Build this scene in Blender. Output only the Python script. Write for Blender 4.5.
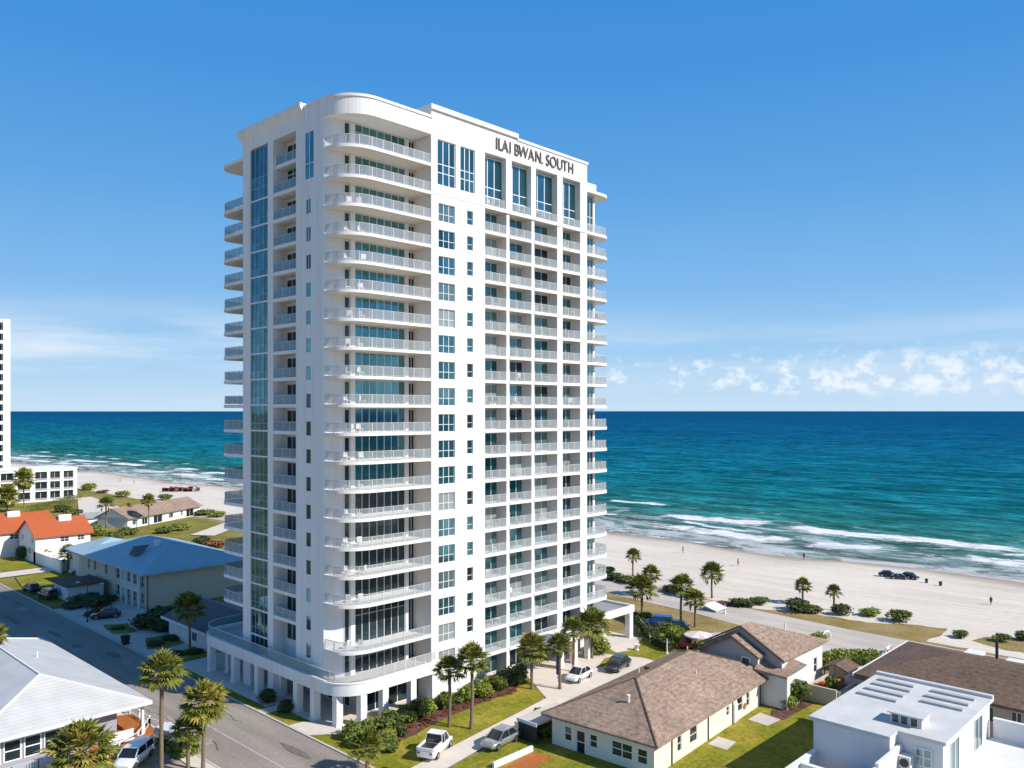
import bpy, bmesh, math, random
from mathutils import Vector, Matrix
R = math.radians
random.seed(7)
for o in list(bpy.data.objects): bpy.data.objects.remove(o)
S = bpy.context.scene
C = S.collection

# ------------------------------------------------------------------ camera, sky, sun, exposure
H = 33.4                                        # eye height above the street
FX, FY = 0.723, 0.691                           # heading (X runs inland -> sea, Y along the coast)
cd = bpy.data.cameras.new('camera'); cam = bpy.data.objects.new('camera', cd); C.objects.link(cam)
cam.location = (0, 0, H); cam.rotation_euler = (R(90), 0, -math.atan2(FX, FY))
cd.sensor_width = 36; cd.lens = 36*824/1024; cd.shift_y = 27/1024
cd.clip_start = 0.5; cd.clip_end = 200000
S.camera = cam
SUN_EL, SUN_X, SUN_Y = 38.0, 0.34, -0.94
w = bpy.data.worlds.new('World'); S.world = w; w.use_nodes = True
nt = w.node_tree; N = nt.nodes; Lk = nt.links
N.clear()
def wn(t, **k):
    n = N.new(t)
    for a, b in k.items(): setattr(n, a, b)
    return n
def mth(op, a, b=None, c=None, tree=None):
    n = (tree or nt).nodes.new('ShaderNodeMath'); n.operation = op
    for i, v in enumerate((a, b, c)):
        if v is None: continue
        if isinstance(v, (int, float)): n.inputs[i].default_value = v
        else: (tree or nt).links.new(v, n.inputs[i])
    return n.outputs[0]
def rng(v, a, b, c=0., d=1., tree=None, smooth=True):
    n = (tree or nt).nodes.new('ShaderNodeMapRange')
    if smooth: n.interpolation_type = 'SMOOTHSTEP'
    (tree or nt).links.new(v, n.inputs[0])
    for i, x in zip((1, 2, 3, 4), (a, b, c, d)): n.inputs[i].default_value = x
    return n.outputs[0]
sky = wn('ShaderNodeTexSky', sky_type='NISHITA', sun_disc=False, altitude=30, air_density=1.0, dust_density=0.0, ozone_density=1.6)
sky.sun_elevation = R(SUN_EL); sky.sun_rotation = math.atan2(SUN_X, SUN_Y)
hs = wn('ShaderNodeHueSaturation'); hs.inputs['Saturation'].default_value = 1.25; hs.inputs['Hue'].default_value = 0.5; hs.inputs['Value'].default_value = 0.7
Lk.new(sky.outputs[0], hs.inputs['Color'])
tc = wn('ShaderNodeTexCoord'); sx = wn('ShaderNodeSeparateXYZ'); Lk.new(tc.outputs['Generated'], sx.inputs[0])
az = mth('ARCTAN2', sx.outputs[0], sx.outputs[1]); el = sx.outputs[2]
def cloud_noise(ka, ke, det, off, rough=.55):
    cx = wn('ShaderNodeCombineXYZ')
    Lk.new(mth('MULTIPLY', az, ka), cx.inputs[0]); Lk.new(mth('MULTIPLY', el, ke), cx.inputs[1]); cx.inputs[2].default_value = off
    n = wn('ShaderNodeTexNoise'); n.inputs['Scale'].default_value = 1; n.inputs['Detail'].default_value = det; n.inputs['Roughness'].default_value = rough
    Lk.new(cx.outputs[0], n.inputs['Vector']); return n.outputs[0]
# the clear maritime air of the photograph: pale blue at the horizon deepening upwards, passing into the Nishita sky overhead
ramp = wn('ShaderNodeValToRGB'); ce_ = ramp.color_ramp.elements; KS = 6.45
ce_[0].position = 0; ce_[0].color = (.58*KS,.74*KS,.89*KS,1); ce_[1].position = 1; ce_[1].color = (.050*KS,.255*KS,.66*KS,1)
for pz, c in ((.06,(.48,.68,.88)), (.16,(.345,.595,.865)), (.32,(.215,.475,.825)), (.55,(.118,.37,.755)), (.80,(.066,.295,.70))):
    k_ = ce_.new(pz); k_.color = (c[0]*KS, c[1]*KS, c[2]*KS, 1)
Lk.new(rng(el, 0, .46, smooth=False), ramp.inputs[0])
skm = wn('ShaderNodeMix', data_type='RGBA'); Lk.new(rng(el, .5, .85), skm.inputs[0]); Lk.new(ramp.outputs[0], skm.inputs[6]); Lk.new(hs.outputs[0], skm.inputs[7])
# a bank of small cumulus low over the sea, larger further along the coast to the right
cu = cloud_noise(52, 66, 7, 7.4, .58)
band = mth('MULTIPLY', rng(el, .008, .030), rng(el, .046, .085, 1, 0))
grow = rng(az, .88, 1.30, -.055, .060)
dens = mth('ADD', mth('ADD', cu, grow), mth('MULTIPLY', band, .16))
cmask = mth('MULTIPLY', rng(dens, .63, .84), band)
cmask = mth('MULTIPLY', cmask, rng(az, .84, .95))
# thin veils
ve = cloud_noise(3.0, 26, 5, 9.7)
veil = mth('MULTIPLY', mth('MULTIPLY', rng(ve, .40, .70), rng(el, .0, .03)), mth('MULTIPLY', rng(el, .06, .14, .9, 0), rng(az, .35, .75, 1., .45)))
base = wn('ShaderNodeMix', data_type='RGBA'); base.inputs[7].default_value = (4.9, 5.5, 6.2, 1)
Lk.new(mth('MULTIPLY', veil, .9), base.inputs[0]); Lk.new(skm.outputs[2], base.inputs[6])
mix = wn('ShaderNodeMix', data_type='RGBA'); mix.inputs[7].default_value = (6.2, 6.35, 6.6, 1)
Lk.new(mth('MULTIPLY', cmask, .66), mix.inputs[0]); Lk.new(base.outputs[2], mix.inputs[6])
bg = wn('ShaderNodeBackground'); bg.inputs['Strength'].default_value = 0.125
Lk.new(mix.outputs[2], bg.inputs['Color'])
wo = wn('ShaderNodeOutputWorld'); Lk.new(bg.outputs[0], wo.inputs[0])
sd = bpy.data.lights.new('sun', 'SUN'); sd.energy = 4.3; sd.angle = R(0.53); sd.color = (1, .94, .845)
sun = bpy.data.objects.new('sun', sd); C.objects.link(sun)
ce = math.cos(R(SUN_EL)); hv = Vector((SUN_X, SUN_Y)).normalized()
sun.rotation_euler = Vector((hv.x*ce, hv.y*ce, math.sin(R(SUN_EL)))).to_track_quat('Z', 'Y').to_euler()
S.view_settings.view_transform = 'Standard'; S.view_settings.look = 'None'
S.view_settings.exposure = 0.36; S.view_settings.gamma = 1
S.render.engine = 'CYCLES'

# ------------------------------------------------------------------ helpers
GF = Vector((FX, FY)).normalized(); GR = Vector((GF.y, -GF.x))
def U(u, v, z=0.0):
    """where the photograph's pixel (u, v) meets the level z, in scene metres"""
    D = 824*(H-z)/(v-411); x = (u-512)/824*D
    return (x*GR.x+D*GF.x, x*GR.y+D*GF.y)

class MB:
    def __init__(s): s.v = []; s.f = []; s.m = []; s.mi = 0; s.sm = []
    def poly(s, pts, smooth=False):
        n = len(s.v); s.v += [tuple(p) for p in pts]; s.f.append(tuple(range(n, n+len(pts)))); s.m.append(s.mi); s.sm.append(smooth)
    def faces(s, pts, fs, smooth=False):
        n = len(s.v); s.v += [tuple(p) for p in pts]
        for f in fs: s.f.append(tuple(i+n for i in f)); s.m.append(s.mi); s.sm.append(smooth)
    def box(s, x0, x1, y0, y1, z0, z1):
        p = [(x0,y0,z0),(x1,y0,z0),(x1,y1,z0),(x0,y1,z0),(x0,y0,z1),(x1,y0,z1),(x1,y1,z1),(x0,y1,z1)]
        s.faces(p, [(0,3,2,1),(4,5,6,7),(0,1,5,4),(1,2,6,5),(2,3,7,6),(3,0,4,7)])
    def obox(s, cx, cy, ang, lx, ly, z0, z1, taper=1.0):
        c, n = math.cos(ang), math.sin(ang); p = []
        for z, t in ((z0, 1), (z1, taper)):
            for a, b in ((-1,-1),(1,-1),(1,1),(-1,1)):
                X = a*lx/2*t; Y = b*ly/2*t; p.append((cx+X*c-Y*n, cy+X*n+Y*c, z))
        s.faces(p, [(0,3,2,1),(4,5,6,7),(0,1,5,4),(1,2,6,5),(2,3,7,6),(3,0,4,7)])
    def prism(s, pts, z0, z1, top=True, bot=True):
        ar = sum(pts[i][0]*pts[(i+1)%len(pts)][1]-pts[(i+1)%len(pts)][0]*pts[i][1] for i in range(len(pts)))
        if ar < 0: pts = pts[::-1]
        n = len(pts); P = [(x,y,z0) for x,y in pts]+[(x,y,z1) for x,y in pts]
        fs = [(i,(i+1)%n,n+(i+1)%n,n+i) for i in range(n)]
        if top: fs.append(tuple(range(n,2*n)))
        if bot: fs.append(tuple(reversed(range(n))))
        s.faces(P, fs)
    def strip(s, path, off, z0, z1):
        """upright band of thickness off (to the left of the path)"""
        q = offset(path, off); n = len(path)
        for i in range(n-1):
            a, b, c, d = path[i], path[i+1], q[i+1], q[i]
            p = [(*a,z0),(*b,z0),(*c,z0),(*d,z0),(*a,z1),(*b,z1),(*c,z1),(*d,z1)]
            fs = [(0,3,2,1),(4,5,6,7),(0,1,5,4),(2,3,7,6)]
            if i == 0: fs.append((3,0,4,7))
            if i == n-2: fs.append((1,2,6,5))
            s.faces(p, fs)
    def bar(s, p, q, r=.03, n=4, r2=None, smooth=False, cap=True):
        p = Vector(p); q = Vector(q); d = (q-p)
        if d.length < 1e-6: return
        d.normalize(); up = Vector((0,0,1)) if abs(d.z) < .95 else Vector((1,0,0))
        a = d.cross(up).normalized(); b = a.cross(d); r2 = r if r2 is None else r2
        P = []
        for c, rr in ((p, r), (q, r2)):
            for k in range(n):
                t = 2*math.pi*(k+.5)/n; P.append(c+(a*math.cos(t)+b*math.sin(t))*rr)
        fs = [(k,(k+1)%n,n+(k+1)%n,n+k) for k in range(n)]
        s.faces(P, fs, smooth)
        if cap: s.faces(P, [tuple(range(n,2*n)), tuple(reversed(range(n)))])
    def tube(s, pts, rad, n=8):
        rings = []
        for i, p in enumerate(pts):
            p = Vector(p); d = Vector(pts[min(i+1,len(pts)-1)])-Vector(pts[max(i-1,0)]); d.normalize()
            up = Vector((0,1,0)) if abs(d.z) > .7 else Vector((0,0,1))
            a = d.cross(up).normalized(); b = a.cross(d)
            rings.append([p+(a*math.cos(2*math.pi*k/n)+b*math.sin(2*math.pi*k/n))*rad[i] for k in range(n)])
        P = [q for r_ in rings for q in r_]; fs = []
        for i in range(len(rings)-1):
            for k in range(n): fs.append((i*n+k, i*n+(k+1)%n, (i+1)*n+(k+1)%n, (i+1)*n+k))
        s.faces(P, fs, True)
        s.faces(rings[-1], [tuple(range(n))]); s.faces(rings[0], [tuple(reversed(range(n)))])
    def dome(s, c, rx, ry, rz, n=10, m=4):
        P = []; fs = []
        for i in range(m+1):
            t = math.pi/2*i/m
            for k in range(n): P.append((c[0]+rx*math.cos(t)*math.cos(2*math.pi*k/n), c[1]+ry*math.cos(t)*math.sin(2*math.pi*k/n), c[2]+rz*math.sin(t)))
        for i in range(m):
            for k in range(n): fs.append((i*n+k,i*n+(k+1)%n,(i+1)*n+(k+1)%n,(i+1)*n+k))
        s.faces(P, fs, True)
def offset(path, d):
    out = []; n = len(path)
    for i in range(n):
        a = Vector(path[max(i-1,0)]); b = Vector(path[i]); c = Vector(path[min(i+1,n-1)])
        n1 = (b-a) if i > 0 else (c-b); n2 = (c-b) if i < n-1 else (b-a)
        n1.normalize(); n2.normalize(); m = n1+n2
        m = m.normalized() if m.length > 1e-6 else n1
        k = d/max(.4, m.dot(n1)); out.append((b.x-m.y*k, b.y+m.x*k))
    return out
def arc(cx, cy, rx, ry, a0, a1, n):
    return [(cx+rx*math.cos(R(a0+(a1-a0)*i/n)), cy+ry*math.sin(R(a0+(a1-a0)*i/n))) for i in range(n+1)]

WL = {}
def tag(o, label=None, cat=None, group=None, kind=None):
    if label: o['label'] = label
    if cat: o['category'] = cat
    if group: o['group'] = group
    if kind: o['kind'] = kind
    return o
def link(name, data, parent=None):
    o = bpy.data.objects.new(name, data); C.objects.link(o)
    if parent is not None: o.parent = parent
    return o
def empty(name, loc, label, cat, group=None, rz=0):
    o = link(name, None); o.location = loc; o.rotation_euler = (0,0,rz); o.empty_display_size = .3
    WL[o.name] = Vector(loc); return tag(o, label, cat, group)
def build(name, mb, mats, parent=None, local=False):
    """one mesh object; coordinates are world metres unless local"""
    off = Vector((0,0,0))
    if parent is not None: off = WL.get(parent.name, Vector((0,0,0)))
    me = bpy.data.meshes.new(name)
    vs = mb.v if (local or parent is None) else [(x-off.x, y-off.y, z-off.z) for x,y,z in mb.v]
    me.from_pydata(vs, [], mb.f); me.update()
    for m in (mats if isinstance(mats, (list, tuple)) else [mats]): me.materials.append(m)
    me.polygons.foreach_set('material_index', mb.m)
    me.polygons.foreach_set('use_smooth', mb.sm)
    o = link(name, me, parent); WL[o.name] = off
    return o
def copy_part(o, parent, dl=(0,0,0)):
    c = o.copy(); C.objects.link(c); c.parent = parent
    c.location = Vector(o.location)+Vector(dl); WL[c.name] = WL.get(o.name, Vector((0,0,0)))
    for ch in list(o.children): copy_part(ch, c)
    return c
def copy_thing(o, loc, rz=0, scale=None, label=None):
    c = o.copy(); C.objects.link(c); c.location = loc; c.rotation_euler = (0,0,rz)
    if scale is not None: c.scale = scale if isinstance(scale, tuple) else (scale,)*3
    if label: c['label'] = label
    for ch in list(o.children): copy_part(ch, c)
    return c

# ------------------------------------------------------------------ materials
MT = {}
def mat(name, col=(.5,.5,.5), rough=.8, metal=0., spec=.5, noise=None, island=0., bump=None, alpha=None, emit=None):
    """Principled material; noise=(scale, amount[, stretch xyz]) mottles the colour, island varies it per loose piece"""
    m = bpy.data.materials.new(name); m.use_nodes = True; t = m.node_tree; b = t.nodes['Principled BSDF']
    b.inputs['Roughness'].default_value = rough; b.inputs['Metallic'].default_value = metal; b.inputs['Specular IOR Level'].default_value = spec
    c = (*col, 1); out = None
    b.inputs['Base Color'].default_value = c
    if noise or island:
        hsv = t.nodes.new('ShaderNodeHueSaturation'); hsv.inputs['Color'].default_value = c
        val = None
        if noise:
            tcn = t.nodes.new('ShaderNodeTexCoord'); mp = t.nodes.new('ShaderNodeMapping')
            t.links.new(tcn.outputs['Object'], mp.inputs[0])
            if len(noise) > 2: mp.inputs['Scale'].default_value = noise[2]
            nz = t.nodes.new('ShaderNodeTexNoise'); nz.inputs['Scale'].default_value = noise[0]; nz.inputs['Detail'].default_value = 6; nz.inputs['Roughness'].default_value = .65
            t.links.new(mp.outputs[0], nz.inputs['Vector'])
            val = rng(nz.outputs[0], .25, .75, 1-noise[1], 1+noise[1], tree=t, smooth=False)
        if island:
            g = t.nodes.new('ShaderNodeNewGeometry')
            iv = rng(g.outputs['Random Per Island'], 0, 1, 1-island, 1+island, tree=t, smooth=False)
            val = iv if val is None else mth('MULTIPLY', iv, val, tree=t)
            t.links.new(rng(g.outputs['Random Per Island'], 0, 1, .485, .51, tree=t, smooth=False), hsv.inputs['Hue'])
        t.links.new(val, hsv.inputs['Value']); t.links.new(hsv.outputs[0], b.inputs['Base Color'])
    if bump:
        tcn = t.nodes.new('ShaderNodeTexCoord'); nz = t.nodes.new('ShaderNodeTexNoise'); nz.inputs['Scale'].default_value = bump[0]; nz.inputs['Detail'].default_value = 5
        t.links.new(tcn.outputs['Object'], nz.inputs['Vector'])
        bp = t.nodes.new('ShaderNodeBump'); bp.inputs['Strength'].default_value = bump[1]; bp.inputs['Distance'].default_value = bump[2] if len(bump) > 2 else .05
        t.links.new(nz.outputs[0], bp.inputs['Height']); t.links.new(bp.outputs[0], b.inputs['Normal'])
    MT[name] = m; return m
def blend(name, colA, colB, scale, lo=.4, hi=.6, rough=.95, fine=None, stretch=None, bump=None):
    """two colours mixed by a large noise, with a fine noise over both"""
    m = bpy.data.materials.new(name); m.use_nodes = True; t = m.node_tree; b = t.nodes['Principled BSDF']
    b.inputs['Roughness'].default_value = rough; b.inputs['Specular IOR Level'].default_value = .2
    tcn = t.nodes.new('ShaderNodeTexCoord'); mp = t.nodes.new('ShaderNodeMapping'); t.links.new(tcn.outputs['Object'], mp.inputs[0])
    if stretch: mp.inputs['Scale'].default_value = stretch
    nz = t.nodes.new('ShaderNodeTexNoise'); nz.inputs['Scale'].default_value = scale; nz.inputs['Detail'].default_value = 7; nz.inputs['Roughness'].default_value = .6
    t.links.new(mp.outputs[0], nz.inputs['Vector'])
    mx = t.nodes.new('ShaderNodeMix'); mx.data_type = 'RGBA'; mx.inputs[6].default_value = (*colA,1); mx.inputs[7].default_value = (*colB,1)
    t.links.new(rng(nz.outputs[0], lo, hi, tree=t), mx.inputs[0])
    n2 = t.nodes.new('ShaderNodeTexNoise'); n2.inputs['Scale'].default_value = (fine or (3,.2))[0]; n2.inputs['Detail'].default_value = 5; n2.inputs['Roughness'].default_value = .7
    t.links.new(tcn.outputs['Object'], n2.inputs['Vector'])
    hsv = t.nodes.new('ShaderNodeHueSaturation'); t.links.new(mx.outputs[2], hsv.inputs['Color'])
    am = (fine or (3,.2))[1]; t.links.new(rng(n2.outputs[0], .25, .75, 1-am, 1+am, tree=t, smooth=False), hsv.inputs['Value'])
    t.links.new(hsv.outputs[0], b.inputs['Base Color'])
    if bump:
        bp = t.nodes.new('ShaderNodeBump'); bp.inputs['Strength'].default_value = bump[0]; bp.inputs['Distance'].default_value = bump[1]
        t.links.new(n2.outputs[0], bp.inputs['Height']); t.links.new(bp.outputs[0], b.inputs['Normal'])
    MT[name] = m; return m
stucco = mat('white_stucco', (.785,.77,.75), .85, noise=(1.1,.10,(1,1,.055)), spec=.25)
soffit = mat('bounce_tinted_soffit', (.70,.635,.55), .85)  # warm ground bounce on slab undersides, put into their base colour
trim = mat('white_trim', (.80,.79,.78), .6)
railm = mat('white_railing', (.58,.59,.60), .5)
darkframe = mat('grey_frame', (.50,.53,.55), .45)
framem = mat('white_frame', (.78,.79,.80), .45)
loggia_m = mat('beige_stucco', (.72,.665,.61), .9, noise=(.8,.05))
cream = mat('cream_stucco', (.78,.725,.62), .9, noise=(.5,.06,(1,1,.3)))
greyst = mat('grey_stucco', (.72,.71,.70), .9, noise=(.6,.06))
tan = mat('tan_stucco', (.52,.46,.38), .9, noise=(.7,.08))
sandst = mat('sand_stucco', (.60,.52,.41), .9, noise=(.5,.07,(1,1,.3)))
lav = mat('grey_siding', (.36,.34,.37), .8, noise=(.6,.05,(1,1,8)))
concrete = mat('concrete', (.56,.51,.46), .9, noise=(.45,.13))
paving = mat('pale_paving', (.68,.60,.52), .9, noise=(.6,.10))
deckm = mat('terrace_deck', (.50,.47,.44), .8, noise=(.7,.1))
membrane = mat('white_membrane', (.60,.60,.595), .8, noise=(.35,.14)); flatroof2 = mat('rib_membrane', (.42,.43,.44), .8, noise=(.8,.1))
flatroof = mat('grey_membrane', (.30,.31,.32), .8, noise=(.5,.15))
asphalt = blend('asphalt', (.265,.23,.20), (.35,.305,.265), .35, .35, .65, .9, (2.5,.18), (1,.12,1))
beachroad = blend('pale_asphalt', (.47,.415,.36), (.58,.52,.45), .3, .35, .65, .9, (2.0,.12), (1,.2,1))
patch_d = mat('road_tar', (.17,.15,.135), .85, noise=(2,.3)); patch_l = mat('road_repair', (.36,.32,.28), .9, noise=(2,.2))
paint_w = mat('road_paint', (.55,.53,.50), .7, noise=(1.2,.3))
grass = blend('lawn_grass', (.185,.195,.014), (.34,.265,.04), .26, .38, .70, .95, (2.2,.5), None, (.5,.08))
grass2 = blend('verge_grass', (.175,.170,.020), (.30,.23,.065), .16, .35, .68, .95, (1.6,.5), None, (.5,.08))
drygrass = blend('dry_grass', (.22,.165,.04), (.36,.255,.12), .22, .32, .66, .95, (2.0,.4), (1,.55,1), (.5,.1))
landm = blend('scrub_land', (.20,.16,.07), (.42,.35,.26), .06, .38, .62, .95, (.9,.35))
mulch = blend('mulch', (.10,.052,.036), (.17,.085,.065), 1.2, .4, .6, .95, (6,.4))
patio = mat('orange_patio', (.40,.125,.025), .85, noise=(2.2,.3))
glass_t = mat('tinted_glass', (.10,.25,.28), .05, metal=.85, noise=(.5,.35,(1,1,.6)), island=.38)
glass_k = mat('deep_tinted_glass', (.050,.165,.200), .04, metal=.85, noise=(.8,.4), island=.45)
glass_w = mat('blind_backed_glass', (.30,.345,.34), .25, metal=.25, noise=(3,.12,(1,1,9)), island=.2)
glass_d = mat('dark_glass', (.038,.062,.07), .06, metal=.6, noise=(.9,.5), island=.5)
glass_c = mat('curtained_glass', (.17,.26,.28), .15, metal=.6, noise=(1.4,.3,(3,3,.3)), island=.3)
roofbrown = None
tile_or = mat('orange_roof', (.46,.105,.032), .8, noise=(1.2,.18,(1,4,1)))
dark = mat('dark_metal', (.025,.025,.028), .5)
black = mat('black_rubber', (.012,.012,.013), .8)
chrome = mat('rim_metal', (.5,.5,.52), .3, metal=.9)
trunk_m = mat('palm_bark', (.20,.145,.095), .95, noise=(3.0,.35,(1,1,5)))
wood_m = mat('bark', (.12,.085,.055), .95, noise=(3,.3))
frond = mat('palm_frond', (.165,.180,.028), .55, island=.38, spec=.3)
frond_y = mat('palm_frond_yellow', (.34,.28,.06), .6, island=.3, spec=.3)
frond_d = mat('dry_frond', (.26,.15,.065), .9, island=.35)
leaf = mat('shrub_leaf', (.105,.135,.022), .6, island=.5, spec=.3)
leaf_l = mat('light_shrub_leaf', (.20,.235,.030), .6, island=.45, spec=.3)
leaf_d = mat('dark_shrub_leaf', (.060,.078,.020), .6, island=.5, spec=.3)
leaf_r = mat('red_shrub_leaf', (.20,.055,.03), .7, island=.5)
leaf_o = mat('orange_flower', (.75,.20,.04), .7, island=.4)
def shingle(name, a, b, sc=(1.6,1.6)):
    m = bpy.data.materials.new(name); m.use_nodes = True; t = m.node_tree; p = t.nodes['Principled BSDF']
    p.inputs['Roughness'].default_value = .92; p.inputs['Specular IOR Level'].default_value = .2
    tcn = t.nodes.new('ShaderNodeTexCoord')
    n1 = t.nodes.new('ShaderNodeTexNoise'); n1.inputs['Scale'].default_value = sc[0]; n1.inputs['Detail'].default_value = 4; n1.inputs['Roughness'].default_value = .75
    mp = t.nodes.new('ShaderNodeMapping'); mp.inputs['Scale'].default_value = (1,1,3.2); t.links.new(tcn.outputs['Object'], mp.inputs[0]); t.links.new(mp.outputs[0], n1.inputs['Vector'])
    n2 = t.nodes.new('ShaderNodeTexNoise'); n2.inputs['Scale'].default_value = .25; n2.inputs['Detail'].default_value = 3; t.links.new(tcn.outputs['Object'], n2.inputs['Vector'])
    mx = t.nodes.new('ShaderNodeMix'); mx.data_type = 'RGBA'; mx.inputs[6].default_value = (*a,1); mx.inputs[7].default_value = (*b,1)
    t.links.new(rng(n1.outputs[0], .34, .68, tree=t, smooth=False), mx.inputs[0])
    # courses follow the height, so they run level across every slope
    sp = t.nodes.new('ShaderNodeSeparateXYZ'); t.links.new(tcn.outputs['Object'], sp.inputs[0])
    co = mth('FRACT', mth('MULTIPLY', sp.outputs[2], 5.2, tree=t), tree=t)
    hsv = t.nodes.new('ShaderNodeHueSaturation'); t.links.new(mx.outputs[2], hsv.inputs['Color'])
    t.links.new(mth('MULTIPLY', rng(co, 0, .22, .80, 1.04, tree=t, smooth=False), rng(n2.outputs[0], .3, .7, .9, 1.1, tree=t), tree=t), hsv.inputs['Value'])
    t.links.new(hsv.outputs[0], p.inputs['Base Color']); MT[name] = m; return m
roofbrown = shingle('brown_shingles', (.205,.142,.105), (.42,.312,.243))
roofdark = shingle('dark_shingles', (.115,.076,.056), (.22,.15,.113), (1.9,1))
roofnavy = mat('slate_roof', (.12,.13,.15), .85, noise=(1.2,.2))
def seamroof(name, col, axis, pitch=.45):
    m = bpy.data.materials.new(name); m.use_nodes = True; t = m.node_tree; p = t.nodes['Principled BSDF']
    p.inputs['Roughness'].default_value = .5; p.inputs['Specular IOR Level'].default_value = .4
    tcn = t.nodes.new('ShaderNodeTexCoord'); sp = t.nodes.new('ShaderNodeSeparateXYZ'); t.links.new(tcn.outputs['Object'], sp.inputs[0])
    co = mth('FRACT', mth('MULTIPLY', sp.outputs[axis], 1/pitch, tree=t), tree=t)
    nz = t.nodes.new('ShaderNodeTexNoise'); nz.inputs['Scale'].default_value = .5; nz.inputs['Detail'].default_value = 5; t.links.new(tcn.outputs['Object'], nz.inputs['Vector'])
    hsv = t.nodes.new('ShaderNodeHueSaturation'); hsv.inputs['Color'].default_value = (*col,1)
    t.links.new(mth('MULTIPLY', rng(co, .0, .22, .76, 1.0, tree=t, smooth=False), rng(nz.outputs[0], .3, .7, .93, 1.05, tree=t), tree=t), hsv.inputs['Value'])
    t.links.new(hsv.outputs[0], p.inputs['Base Color']); MT[name] = m; return m
metal_w = seamroof('white_metal_roof', (.57,.57,.56), 1)
metal_b = seamroof('pale_metal_roof', (.34,.48,.545), 0, .6)
def glassy(name, col, tr=.55):
    m = bpy.data.materials.new(name); m.use_nodes = True; t = m.node_tree; p = t.nodes['Principled BSDF']
    p.inputs['Base Color'].default_value = (*col,1); p.inputs['Roughness'].default_value = .1; p.inputs['Alpha'].default_value = 1-tr
    MT[name] = m; return m
rail_glass = glassy('railing_glass', (.20,.36,.42), .5)
rail_veil = glassy('pale_railing_glass', (.42,.47,.48), .78)
def paint(name, col, metal=.0):
    m = mat(name, col, .25, metal=metal); m.node_tree.nodes['Principled BSDF'].inputs['Coat Weight'].default_value = .6; return m
car_w = paint('white_paint', (.80,.80,.80)); car_s = paint('silver_paint', (.40,.41,.42), .5); car_k = paint('black_paint', (.02,.022,.026))
car_b = paint('blue_paint', (.012,.07,.33)); car_r = paint('red_paint', (.38,.03,.02)); car_g = paint('grey_blue_paint', (.07,.10,.13))
carglass = mat('car_glass', (.015,.022,.028), .06, spec=.8)
lamp_m = mat('headlight_glass', (.75,.76,.78), .1); tail_m = mat('taillight_plastic', (.35,.01,.01), .3)
blue_fab = mat('blue_fabric', (.02,.09,.30), .8); red_fab = mat('red_fabric', (.26,.055,.045), .85, noise=(1.4,.6)); white_fab = mat('white_fabric', (.78,.74,.74), .85); pink_fab = mat('pink_fabric', (.72,.52,.52), .85)
skin = mat('skin', (.36,.20,.13), .7); cloth_k = mat('dark_cloth', (.03,.03,.04), .9); cloth_r = mat('red_cloth', (.40,.06,.05), .9); cloth_b = mat('blue_cloth', (.05,.11,.28), .9)

# sand: dry pale -> wet darker near the water (its own wetness, by distance from the water)
def sand_material():
    m = bpy.data.materials.new('beach_sand'); m.use_nodes = True; t = m.node_tree; p = t.nodes['Principled BSDF']
    tcn = t.nodes.new('ShaderNodeTexCoord'); sp = t.nodes.new('ShaderNodeSeparateXYZ'); t.links.new(tcn.outputs['Object'], sp.inputs[0])
    n1 = t.nodes.new('ShaderNodeTexNoise'); n1.inputs['Scale'].default_value = .04; n1.inputs['Detail'].default_value = 5; t.links.new(tcn.outputs['Object'], n1.inputs['Vector'])
    n2 = t.nodes.new('ShaderNodeTexNoise'); n2.inputs['Scale'].default_value = .9; n2.inputs['Detail'].default_value = 6; n2.inputs['Roughness'].default_value = .7; t.links.new(tcn.outputs['Object'], n2.inputs['Vector'])
    mps = t.nodes.new('ShaderNodeMapping'); mps.inputs['Scale'].default_value = (.55,.035,1); t.links.new(tcn.outputs['Object'], mps.inputs[0])
    n3 = t.nodes.new('ShaderNodeTexNoise'); n3.inputs['Scale'].default_value = 1; n3.inputs['Detail'].default_value = 6; n3.inputs['Roughness'].default_value = .7; n3.inputs['Distortion'].default_value = .6; t.links.new(mps.outputs[0], n3.inputs['Vector'])
    z = mth('ADD', sp.outputs[2], mth('MULTIPLY', mth('SUBTRACT', n1.outputs[0], .5, tree=t), .18, tree=t), tree=t)
    cr = t.nodes.new('ShaderNodeValToRGB'); e = cr.color_ramp.elements
    e[0].position = 0; e[0].color = (.30,.235,.18,1); e[1].position = 1; e[1].color = (.73,.645,.545,1)
    k = e.new(.40); k.color = (.40,.315,.245,1); k = e.new(.62); k.color = (.63,.54,.445,1)
    t.links.new(rng(z, -.42, -.06, tree=t, smooth=False), cr.inputs[0])
    hsv = t.nodes.new('ShaderNodeHueSaturation'); t.links.new(cr.outputs[0], hsv.inputs['Color'])
    t.links.new(mth('MULTIPLY', rng(n3.outputs[0], .35, .62, .89, 1.03, tree=t), mth('MULTIPLY', rng(n2.outputs[0], .25, .75, .90, 1.08, tree=t, smooth=False), rng(n1.outputs[0], .3, .7, .95, 1.05, tree=t), tree=t), tree=t), hsv.inputs['Value'])
    t.links.new(hsv.outputs[0], p.inputs['Base Color'])
    t.links.new(rng(z, -.40, -.15, .45, .95, tree=t), p.inputs['Roughness'])
    bp = t.nodes.new('ShaderNodeBump'); bp.inputs['Strength'].default_value = .35; bp.inputs['Distance'].default_value = .12
    t.links.new(n2.outputs[0], bp.inputs['Height']); t.links.new(bp.outputs[0], p.inputs['Normal'])
    return m
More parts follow.
